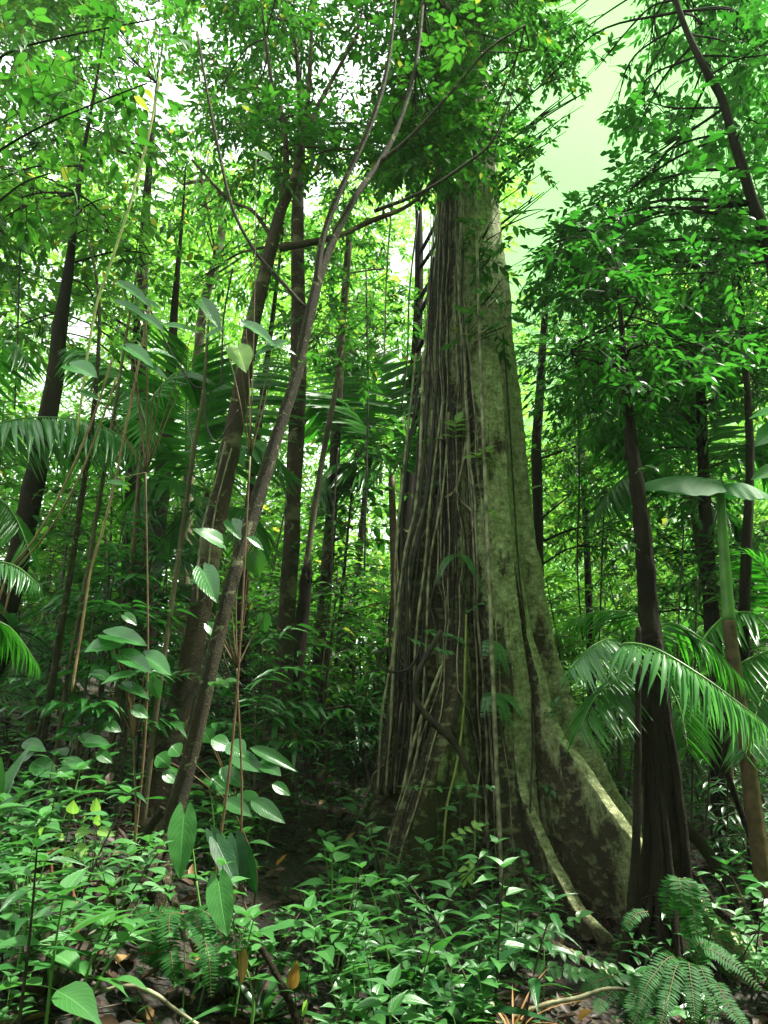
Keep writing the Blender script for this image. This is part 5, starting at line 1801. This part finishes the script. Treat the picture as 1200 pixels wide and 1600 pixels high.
vine_px("dark loop of root hanging off the giant's left flank", [(604, 1012), (592, 1022), (594, 1040), (612, 1050), (636, 1046), (650, 1030), (655, 1012)], 7.3, 2.0, 'vine_dark')
vine_px("grey bent aerial root forking beside the small sprigs on the giant", [(730, 640), (728, 690), (722, 730), (712, 765), (694, 778), (680, 776)], 6.9, 2.4, 'vine', on=True)
vine_px("pale thin root running down right from the bent aerial root", [(712, 765), (722, 785), (738, 800), (744, 830)], 6.9, 2.0, 'vine', on=True)
for k in range(14):
    u = 612 + k * 4.2 + rnd.uniform(-3, 3)
    rows = [(u + 40, 600 + rnd.uniform(-60, 60)), (u + 22 + rnd.uniform(-12, 12), 760), (u + 10 + rnd.uniform(-6, 6), 880), (u + rnd.uniform(-8, 8), 1000), (u - 6 + rnd.uniform(-8, 8), 1120), (u - 20, 1240)]
    o = vine_px(None, rows, 7.55, rnd.uniform(1.0, 3.2), 'vine_dark' if k % 3 else 'vine', 'climbing_root', rough=0.5)
    o['category'] = 'climbing root'
    o['group'] = "climbing roots on the giant's left flank"
    REPEATS.append((o, tuple(at(u, 900, 7.5)), 'knobbly climbing root', 'knobbly climbing roots', [(0, 0, "on the giant's outer left flank")]))
# vines of the left half
vine_px('lime-yellow vine slanting down through the upper left leaves', [(250, 120), (235, 200), (222, 250), (206, 310), (190, 360), (170, 420), (150, 480), (136, 560), (120, 680)], 5.2, 2.0, 'vine_lime')
vine_px('orange cord-like vine slanting from the silvery frond to the left edge', [(176, 560), (150, 640), (118, 720), (85, 790), (48, 850), (16, 890), (-10, 960)], 4.9, 1.8, 'vine_orange')
vine_px('second orange vine just right of the cord-like one at the left edge', [(182, 590), (158, 660), (126, 740), (95, 800), (60, 850), (26, 890), (6, 960)], 5.0, 1.5, 'vine_orange')
vine_px('long reddish vine hanging between the upright dark tree and thin saplings', [(234, 480), (218, 560), (198, 660), (180, 750), (160, 830), (142, 890), (128, 980), (112, 1080)], 5.0, 2.0, 'vine_orange')
vine_px('paired fine pale strings hanging left of the forked trunk', [(352, 690), (340, 740), (325, 790), (312, 850), (308, 940)], 5.5, 1.2, 'vine')
vine_px('fine pale string just right of the paired strings by the forked trunk', [(362, 700), (348, 750), (336, 800), (328, 860), (322, 930)], 5.5, 1.1, 'vine')
vine_px('thin bent dark twig vine arching across the left palm fan', [(228, 470), (262, 540), (300, 600), (320, 610), (322, 660), (340, 690), (372, 640)], 5.2, 1.3, 'vine_dark')
vine_px('hanging thin vine beside the straight tree from the upper crown', [(628, 130), (622, 220), (612, 320), (604, 430), (600, 560)], 7.5, 1.2, 'vine')
for k, (u, v0, v1, Y) in enumerate([(30, 300, 640, 8), (290, 560, 1000, 8), (350, 420, 600, 7), (575, 420, 900, 9), (640, 330, 640, 9), (905, 600, 1000, 9), (1060, 820, 1220, 6.6), (1085, 900, 1330, 6.6), (1110, 1020, 1330, 6.8), (1140, 1060, 1300, 7), (940, 760, 1080, 10), (520, 700, 1000, 9)]):
    o = vine_px(None, [(u + rnd.uniform(-4, 14), v0), (u, v0 * .6 + v1 * .4), (u - 3, v0 * .3 + v1 * .7), (u + rnd.uniform(-14, 6), v1)], Y, 1.4, 'vine_dark')
    o['group'] = 'thin stray vines'
    REPEATS.append((o, tuple(at(u, (v0 + v1) / 2, Y)), 'thin stray hanging vine', 'thin stray hanging vines', HIGH))


# leafy sprigs on the giant and trailing twigs before it
def sprig(label, rows, Y, leaf, T=T_SEEDR, mat='seedling', on=False, stem='stem_green', step=0.6, name='leafy_sprig', cat='sprig', r=0.003, pairs=True):
    Ys = np.broadcast_to(np.asarray(Y, float), (len(rows),))
    P = np.array([at(u, v, y) for (u, v), y in zip(rows, Ys)])
    if on:
        P[0] = on_giant(*rows[0])
        P[1:, 1] = np.minimum(P[1:, 1], 99)
        P = np.vstack([P[:1], [at(u, v, P[0][1] - 0.12) for (u, v) in rows[1:]]])
    S = spline(P, 40)
    ln = np.sum(np.linalg.norm(np.diff(S, axis=0), axis=1))
    root = empty(name, S[0])
    tag(root, label, cat)
    st, lf = MB(), MB()
    tube(st, S, np.linspace(r, r * 0.4, 40), 5)
    n = max(3, int(ln / (leaf * step)))
    tg_ = nrmz(np.gradient(S, axis=0))
    for k in range(n):
        i = min(39, int((k + 0.8) / n * 39))
        for s in ((1, -1) if pairs else ((1,) if k % 2 else (-1,))):
            sd = nrmz(np.cross(tg_[i], [0.1, -0.4, 1.0])) * s
            d = nrmz(sd + tg_[i] * 0.6 + 0.25 * rand_unit(1)[0])
            leaves(lf, T, S[i][None], d[None], nrmz(np.array([0, -0.5, 0.9]) + 0.3 * rand_unit(1)[0])[None], leaf * rnd.uniform(0.7, 1.1))
    leaves(lf, T, S[-1][None], tg_[-1][None], np.array([[0, -0.5, 0.9]]), leaf)
    st.build('stem', M[stem], root, S[0])
    lf.build('foliage', M[mat], root, S[0])
    return root


sprig('bright three-leaved sprig high on the giant beside the bent root', [(706, 690), (710, 672), (714, 660)], 6.8, 0.17, on=True, step=0.35, mat='seedling_lime')
sprig('bright rosette sprig right of and below the three-leaved one', [(742, 716), (748, 712), (756, 706)], 6.8, 0.17, on=True, step=0.25, mat='seedling_lime')
sprig('bright small sprig at the giant trunk left edge', [(664, 694), (672, 688), (684, 686)], 6.8, 0.15, on=True, step=0.35, mat='seedling_lime')
sprig('dull sprig on the dark vines under the three-leaved one', [(668, 766), (676, 758), (686, 752)], 6.9, 0.14, on=True, step=0.35)
sprig('trailing sprig of small leaves in the middle recess above the perched fern', [(735, 830), (752, 822), (772, 826), (788, 838)], 6.7, 0.09, on=True, mat='seedling_lime')
sprig('sprig of pale paired leaves pointing right across the vines', [(728, 958), (745, 946), (762, 936), (772, 928)], 6.6, 0.09, on=True, mat='seedling')
sprig('sprig of pale paired leaves on the left flank above the liana', [(636, 996), (660, 1006), (684, 1014), (700, 1018)], 6.6, 0.08, on=False, mat='seedling')
sprig('shorter pale sprig just above it on the left flank', [(660, 985), (680, 990), (700, 992)], 6.6, 0.075, mat='seedling')
sprig('small yellow-green sprig where pale bark meets the vines', [(782, 812), (775, 806), (768, 800)], 6.7, 0.11, on=True, mat='seedling_lime')
sprig('sprig of leaves at the giant bark below the canopy edge', [(758, 470), (768, 460), (778, 468)], 6.9, 0.16, on=True)
sprig('climbing sprig lower along the canopy edge of the giant', [(756, 540), (764, 520), (772, 512)], 6.9, 0.16, on=True)
sprig('small sprig on the dark buttress wall near its ridge', [(850, 1120), (862, 1110), (868, 1100)], 6.3, 0.10, on=True, mat='seedling_dark')
sprig('small dull sprig mid-height on the dark buttress wall', [(838, 1235), (850, 1228), (862, 1236)], 6.2, 0.10, on=True, mat='seedling_dark')
sprig('long trailing twig of bright paired leaves pointing up right', [(758, 1492), (800, 1478), (850, 1460), (905, 1432)], [5.0, 4.9, 4.8, 4.7], 0.085, stem='stem_green')
sprig('trailing twig of bright leaves running right along the ground', [(740, 1478), (800, 1496), (860, 1512), (920, 1522), (990, 1526)], [5.0, 4.85, 4.75, 4.7, 4.7], 0.085)
sprig('middle trailing twig with sparse bright leaves', [(800, 1440), (840, 1470), (880, 1488), (950, 1508)], [5.2, 5, 4.9, 4.85], 0.07)
sprig('short bright twig above the trailing twigs by the vine curtain', [(706, 1315), (720, 1300), (742, 1292)], 5.6, 0.08, mat='seedling_lime')
sprig('short pale twig of oval leaves below the vine curtain', [(738, 1340), (732, 1355), (728, 1368)], 5.4, 0.08, mat='seedling_lime')
sprig('long thin runner with few round leaves across the giant foot', [(620, 1228), (680, 1232), (730, 1228), (765, 1230)], 6.0, 0.07, step=1.9, mat='seedling')
for lab, rows, Y in (
        ('leafy climber sprig high on the dark forked trunk', [(398, 500), (390, 480), (380, 468)], 5.8), ('leafy climber sprig halfway up the dark forked trunk', [(340, 800), (330, 785), (318, 780)], 5.8),
        ('leafy climber sprig on the leaning trunk near its bend', [(466, 575), (478, 560), (492, 556)], 4.55), ('leafy climber sprig low on the leaning trunk', [(322, 1080), (336, 1066), (350, 1064)], 4.35),
        ('leafy climber sprig on the straight trunk above the stump', [(452, 860), (466, 846), (480, 842)], 7.75), ('leafy climber sprig high on the straight trunk', [(462, 640), (450, 626), (438, 622)], 7.75),
        ('leafy climber sprig on the thick dark left-edge trunk', [(50, 780), (64, 766), (80, 764)], 6.75), ('leafy climber sprig on the lichen pole', [(512, 880), (524, 868), (538, 866)], 9.8),
        ('leafy climber sprig on the black tree stem above the palm', [(1000, 860), (984, 850), (972, 856)], 5.35), ('leafy climber sprig where the black tree stem narrows', [(992, 740), (1008, 728), (1020, 730)], 5.35)):
    sprig(lab, rows, Y, 0.09, mat='canopy_mid', step=0.5)
# leafy sprays of young trees beyond the left saplings
for k, (u, v, Y) in enumerate([(195, 800, 6.3), (235, 760, 6.6), (170, 845, 6.2), (225, 850, 6.4), (260, 870, 6.5), (190, 905, 5.8), (275, 795, 6.8), (150, 930, 5.6), (240, 925, 6.0), (410, 1010, 6.2), (395, 1060, 5.8), (210, 960, 5.6)]):
    g = gbase(at(u, v, Y))
    o = empty('young_tree', g)
    top = at(u, v, Y)
    st, lf = MB(), MB()
    P = spline(np.array([g - [0, 0, .1], (g + top) / 2 + [rnd.uniform(-.1, .1), 0, 0], top]), 20)
    tube(st, P, np.linspace(0.014, 0.005, 20), 6)
    for j in range(13):
        i = rnd.randint(8, 19)
        a = rnd.uniform(0, 6.28)
        L_ = rnd.uniform(0.25, 0.6)
        e = P[i] + np.array([math.cos(a) * L_, math.sin(a) * L_, rnd.uniform(-.05, .2)])
        tube(st, np.array([P[i], e]), [0.004, 0.002], 4, cap=False)
        n = 8
        t = np.linspace(0.3, 1, n)[:, None]
        pos = P[i] * (1 - t) + e * t
        dd = nrmz(e - P[i])
        sg = np.where(np.arange(n) % 2 == 0, 1, -1)[:, None]
        up = nrmz(np.array([0, 0, 1.0]) + 0.3 * rand_unit(n))
        leaves(lf, T_SEEDN, pos, nrmz(dd * 0.6 + sg * nrmz(np.cross(np.broadcast_to(dd, (n, 3)), up)) + [0, 0, -0.15]), up, rng.uniform(0.14, 0.22, n))
    st.build('stem', M['twig'], o, g)
    lf.build('foliage', M['broad' if k % 2 else 'seedling_dark'], o, g)
    tag(o, None, 'sapling', 'young trees with long shiny leaves')
    REPEATS.append((o, tuple(top), 'shiny' + (' dark' if k % 2 == 0 else ' green') + ' long-leaved young tree', 'shiny' + (' dark' if k % 2 == 0 else ' green') + ' long-leaved young trees', HIGH))

# ------------------------------------------------------------------ dead wood, roots, stones
def stump():
    P, r = trunk_from_px([(458, 1110, 34), (466, 1020, 30), (474, 950, 27), (479, 898, 24)], 8.3, 30)
    base = gbase(P[0])
    root = empty('broken_stump', base)
    tag(root, 'black broken stump with a jagged top beside the straight tree', 'stump')
    mb = MB()
    tube(mb, P, r, 16, 0.3, cap=True)
    mb.build('trunk', M['bark_dark'], root, base)
    sp_ = MB()
    for k in range(7):
        a = k * 0.9
        b = P[-1] + np.array([math.cos(a), math.sin(a), 0]) * r[-1] * 0.6
        h = rnd.uniform(0.06, 0.2)
        tube(sp_, np.array([b - [0, 0, .1], b + [0, 0, h * .5], b + [0.01, 0, h]]), [0.03, 0.022, 0.003], 6, 0.2)
    sp_.build('splinters', M['bark_dark'], root, base)


stump()
vine_px('red-brown dead stalk standing upright on the left slope', [(116, 1545), (118, 1470), (117, 1420), (112, 1385)], 3.95, [6, 6, 5, 2.5], 'red_wood', 'dead_stalk', rough=0.4, cat='dead stalk')
vine_px('shorter red-brown dead stalk left of the upright one', [(82, 1440), (82, 1400), (80, 1350)], 4.3, [5, 5, 2], 'red_wood', 'dead_stalk', rough=0.4, cat='dead stalk')
vine_px('pale curved fallen branch arching over the lowest seedlings', [(100, 1585), (140, 1560), (172, 1545), (205, 1541), (240, 1552), (275, 1578), (310, 1602)], 3.55, [2, 2.6, 3, 3.4, 3.4, 3, 3], 'vine', 'fallen_branch', cat='branch')
vine_px('dark fallen branch lying on the slope left of the lime sprig', [(-20, 1430), (30, 1405), (70, 1380), (110, 1352)], 4.4, [5, 5, 4.5, 3], 'red_wood', 'fallen_branch', cat='branch')
vine_px('dark fallen branch across the litter path', [(408, 1480), (430, 1520), (450, 1560), (470, 1610)], 3.75, [5, 5, 6, 6], 'bark_dark', 'fallen_branch', cat='branch')
vine_px('brown prop root of the leaning tree reaching down left', [(274, 1295), (250, 1330), (228, 1370), (205, 1412), (190, 1440)], [4.45, 4.4, 4.3, 4.2, 4.15], [9, 8, 8, 7, 5], 'bark_moss', 'prop_root', rough=0.3, cat='root')
vine_px('dark prop root further left behind the leaning tree foot', [(255, 1262), (232, 1300), (212, 1345), (200, 1380)], 4.7, [6, 6, 5, 4], 'bark_dark', 'prop_root', cat='root')
vine_px('prop root of the leaning tree reaching right to the sword fern', [(258, 1370), (270, 1405), (282, 1440), (290, 1470)], [4.4, 4.2, 4.1, 4.05], [8, 7, 6, 5], 'bark_moss', 'prop_root', rough=0.3, cat='root')
vine_px('steep dark stilt root right of the black tree, from its stem to the ground', [(1030, 1260), (1070, 1290), (1110, 1340), (1140, 1400), (1158, 1450)], [6.2, 6.2, 6.3, 6.3, 6.3], [9, 10, 9, 9, 8], 'bark_dark', 'stilt_root', cat='root')
vine_px('lower dark stilt root sweeping right from the black tree foot', [(1050, 1330), (1085, 1370), (1120, 1420), (1150, 1440)], 5.9, [8, 7, 7, 6], 'bark_dark', 'stilt_root', cat='root')
vine_px('thin stilt root crossing behind the drooping frond on the right', [(1095, 1060), (1110, 1130), (1140, 1220), (1170, 1300), (1195, 1350)], 6.6, [5, 5, 5, 5, 5], 'bark_dark', 'stilt_root', cat='root')
vine_px('thick root strangling the right side of the black tree', [(1030, 1000), (1040, 1100), (1056, 1200), (1068, 1300), (1076, 1400), (1090, 1500)], 5.5, [4, 5, 6, 7, 8, 8], 'bark_dark', 'strangling_root', rough=0.4, cat='root')
vine_px('thick root strangling the left side of the black tree', [(998, 980), (997, 1080), (996, 1200), (994, 1320), (986, 1430), (972, 1510)], 5.45, [4, 5, 6, 7, 8, 8], 'bark_dark', 'strangling_root', rough=0.4, cat='root')
vine_px('thin surface root winding over the soil before the buttress', [(800, 1590), (850, 1570), (900, 1560), (950, 1545), (1000, 1550)], 4.5, [3, 3.5, 3.5, 3, 2], 'vine', 'surface_root', cat='root')
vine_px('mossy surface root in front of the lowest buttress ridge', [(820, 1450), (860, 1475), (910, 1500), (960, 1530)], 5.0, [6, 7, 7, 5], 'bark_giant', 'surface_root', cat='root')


def dead_leaf(label, b, t, w, Y, mat='dead_leaf', nr=(0.2, -0.6, 0.8), curl=-0.3, name='dead_leaf'):
    T = leaf_t('ellip', 8, 0.5, 0.4, curl, 5, wave=0.02)
    mb = MB()
    p, q = at(*b, Y), at(*t, Y - 0.05)
    ln = np.linalg.norm(q - p)
    leaves(mb, T, (p - p)[None], nrmz(q - p)[None], nrmz(np.asarray(nr, float))[None], ln, w * depth_of(p) / FPX / (ln * 0.5))
    o = mb.build(name, M[mat], None)
    o.location = tuple(p)
    tag(o, label, 'dead leaf')


dead_leaf('curled orange-brown dead leaf standing on the litter path', (455, 1545), (468, 1490), 20, 3.75)
dead_leaf('bright yellow fallen leaf at the bottom of the litter path', (474, 1588), (490, 1566), 16, 3.6, mat='seedling_lime')
dead_leaf('tan dead leaf lying at the top of the litter path', (432, 1352), (452, 1342), 12, 4.9, nr=(0, -.3, 1))
dead_leaf('brown dead leaf under the tan one on the litter path', (428, 1362), (446, 1366), 12, 4.85, mat='litter', nr=(0, -.3, 1))
dead_leaf('orange dead leaf in the shadow at the bottom right', (902, 1596), (930, 1586), 16, 4.2, nr=(0, -.6, 1))
dead_leaf('yellowed hanging dead blade beside the arching strap leaves', (380, 1480), (376, 1540), 16, 3.75)
dead_leaf('rust-coloured dead leaf near the shorter red stalk', (30, 1440), (48, 1434), 12, 4.2, nr=(0, -.6, 1))
dead_leaf('large wilted brown leaf hanging left of the leaning tree', (172, 1208), (176, 1228), 14, 4.9, mat='litter', nr=(0, -1, .2))
dead_leaf('wilted brown leaf just left of and below the large one', (158, 1224), (162, 1246), 14, 4.9, mat='litter', nr=(0, -1, .2))


def stone(label, u, v, Y, s):
    p = gbase(at(u, v, Y))
    n, m = 14, 20
    th = np.linspace(0, math.pi, n)
    ph = np.arange(m) / m * 2 * math.pi
    TH, PH = np.meshgrid(th, ph, indexing='ij')
    D = np.stack([np.sin(TH) * np.cos(PH), np.sin(TH) * np.sin(PH), np.cos(TH)], -1)
    sd = rnd.uniform(0, 99)
    k = np.array([[1 + 0.35 * mnoise.noise(Vector(d) * 1.3 + Vector((sd, 0, 0))) + 0.1 * mnoise.noise(Vector(d) * 4 + Vector((sd, 0, 0))) for d in row] for row in D])
    V = D * k[..., None] * np.array(s)
    i = np.arange(n - 1)[:, None] * m
    j = np.arange(m)[None]
    Q = np.stack([i + j, i + m + j, i + m + (j + 1) % m, i + (j + 1) % m], -1).reshape(-1, 4)
    o = MB().add(V.reshape(-1, 3), Q).build('stone', M['rock'])
    o.location = tuple(p)
    tag(o, label, 'stone')


stone('grey stone half buried at the lower left among seedlings', 52, 1588, 3.55, (0.09, 0.08, 0.035))
stone('reddish grey stone below the curved fallen branch', 205, 1592, 3.5, (0.08, 0.07, 0.04))
stone('small grey stone below the sword fern', 262, 1552, 3.6, (0.07, 0.06, 0.05))

for k in range(14):
    a = rnd.uniform(math.pi * 1.02, math.pi * 1.98)
    t = TREES['darkR']
    P_, r_ = t['P'], t['r']
    z1 = rnd.uniform(0.9, 2.6)
    zz = np.linspace(z1, float(t['base'][2]) - 0.05, 30)
    pts = []
    wob = rnd.uniform(0, 9)
    for z in zz:
        i = int(np.argmin(np.abs(P_[:, 2] - z)))
        aa = a + 0.22 * math.sin(z * 2.2 + wob)
        pts.append(P_[i] + np.array([math.cos(aa), math.sin(aa), 0]) * (r_[i] * 1.04 + 0.01))
        pts[-1][2] = z
    o = vine_obj(None, np.array(pts), np.linspace(0.008, 0.026, 30) * rnd.uniform(0.6, 1.3), 'bark_dark', 'roots clinging to the black tree', 'clinging_root', 7, 0.4, 'root')
    REPEATS.append((o, tuple(pts[10]), 'root clinging to the black tree stem', 'roots clinging to the black tree stem', [(0, 0, 'above its fern')]))

label_repeats()

# ------------------------------------------------------------------ moist forest air
def build_haze():
    x0, x1, y0, y1, z0, z1 = -190, 190, -90, 260, -4.5, 46
    V = [(x, y, z) for z in (z0, z1) for y in (y0, y1) for x in (x0, x1)]
    Q = [(0, 2, 3, 1), (4, 5, 7, 6), (0, 1, 5, 4), (1, 3, 7, 5), (3, 2, 6, 7), (2, 0, 4, 6)]
    m, n, nd, ln = new_mat('haze')
    out, vol = nd('ShaderNodeOutputMaterial'), nd('ShaderNodeVolumePrincipled')
    vol.inputs['Color'].default_value = (0.92, 1.0, 0.90, 1)
    vol.inputs['Density'].default_value = 0.0009
    ln(vol.outputs['Volume'], out.inputs['Volume'])
    o = MB().add(V, Q).build('haze', m, smooth=False)
    tag(o, 'thin moist air softening the far trunks and leaves', None, None, 'stuff')


build_haze()
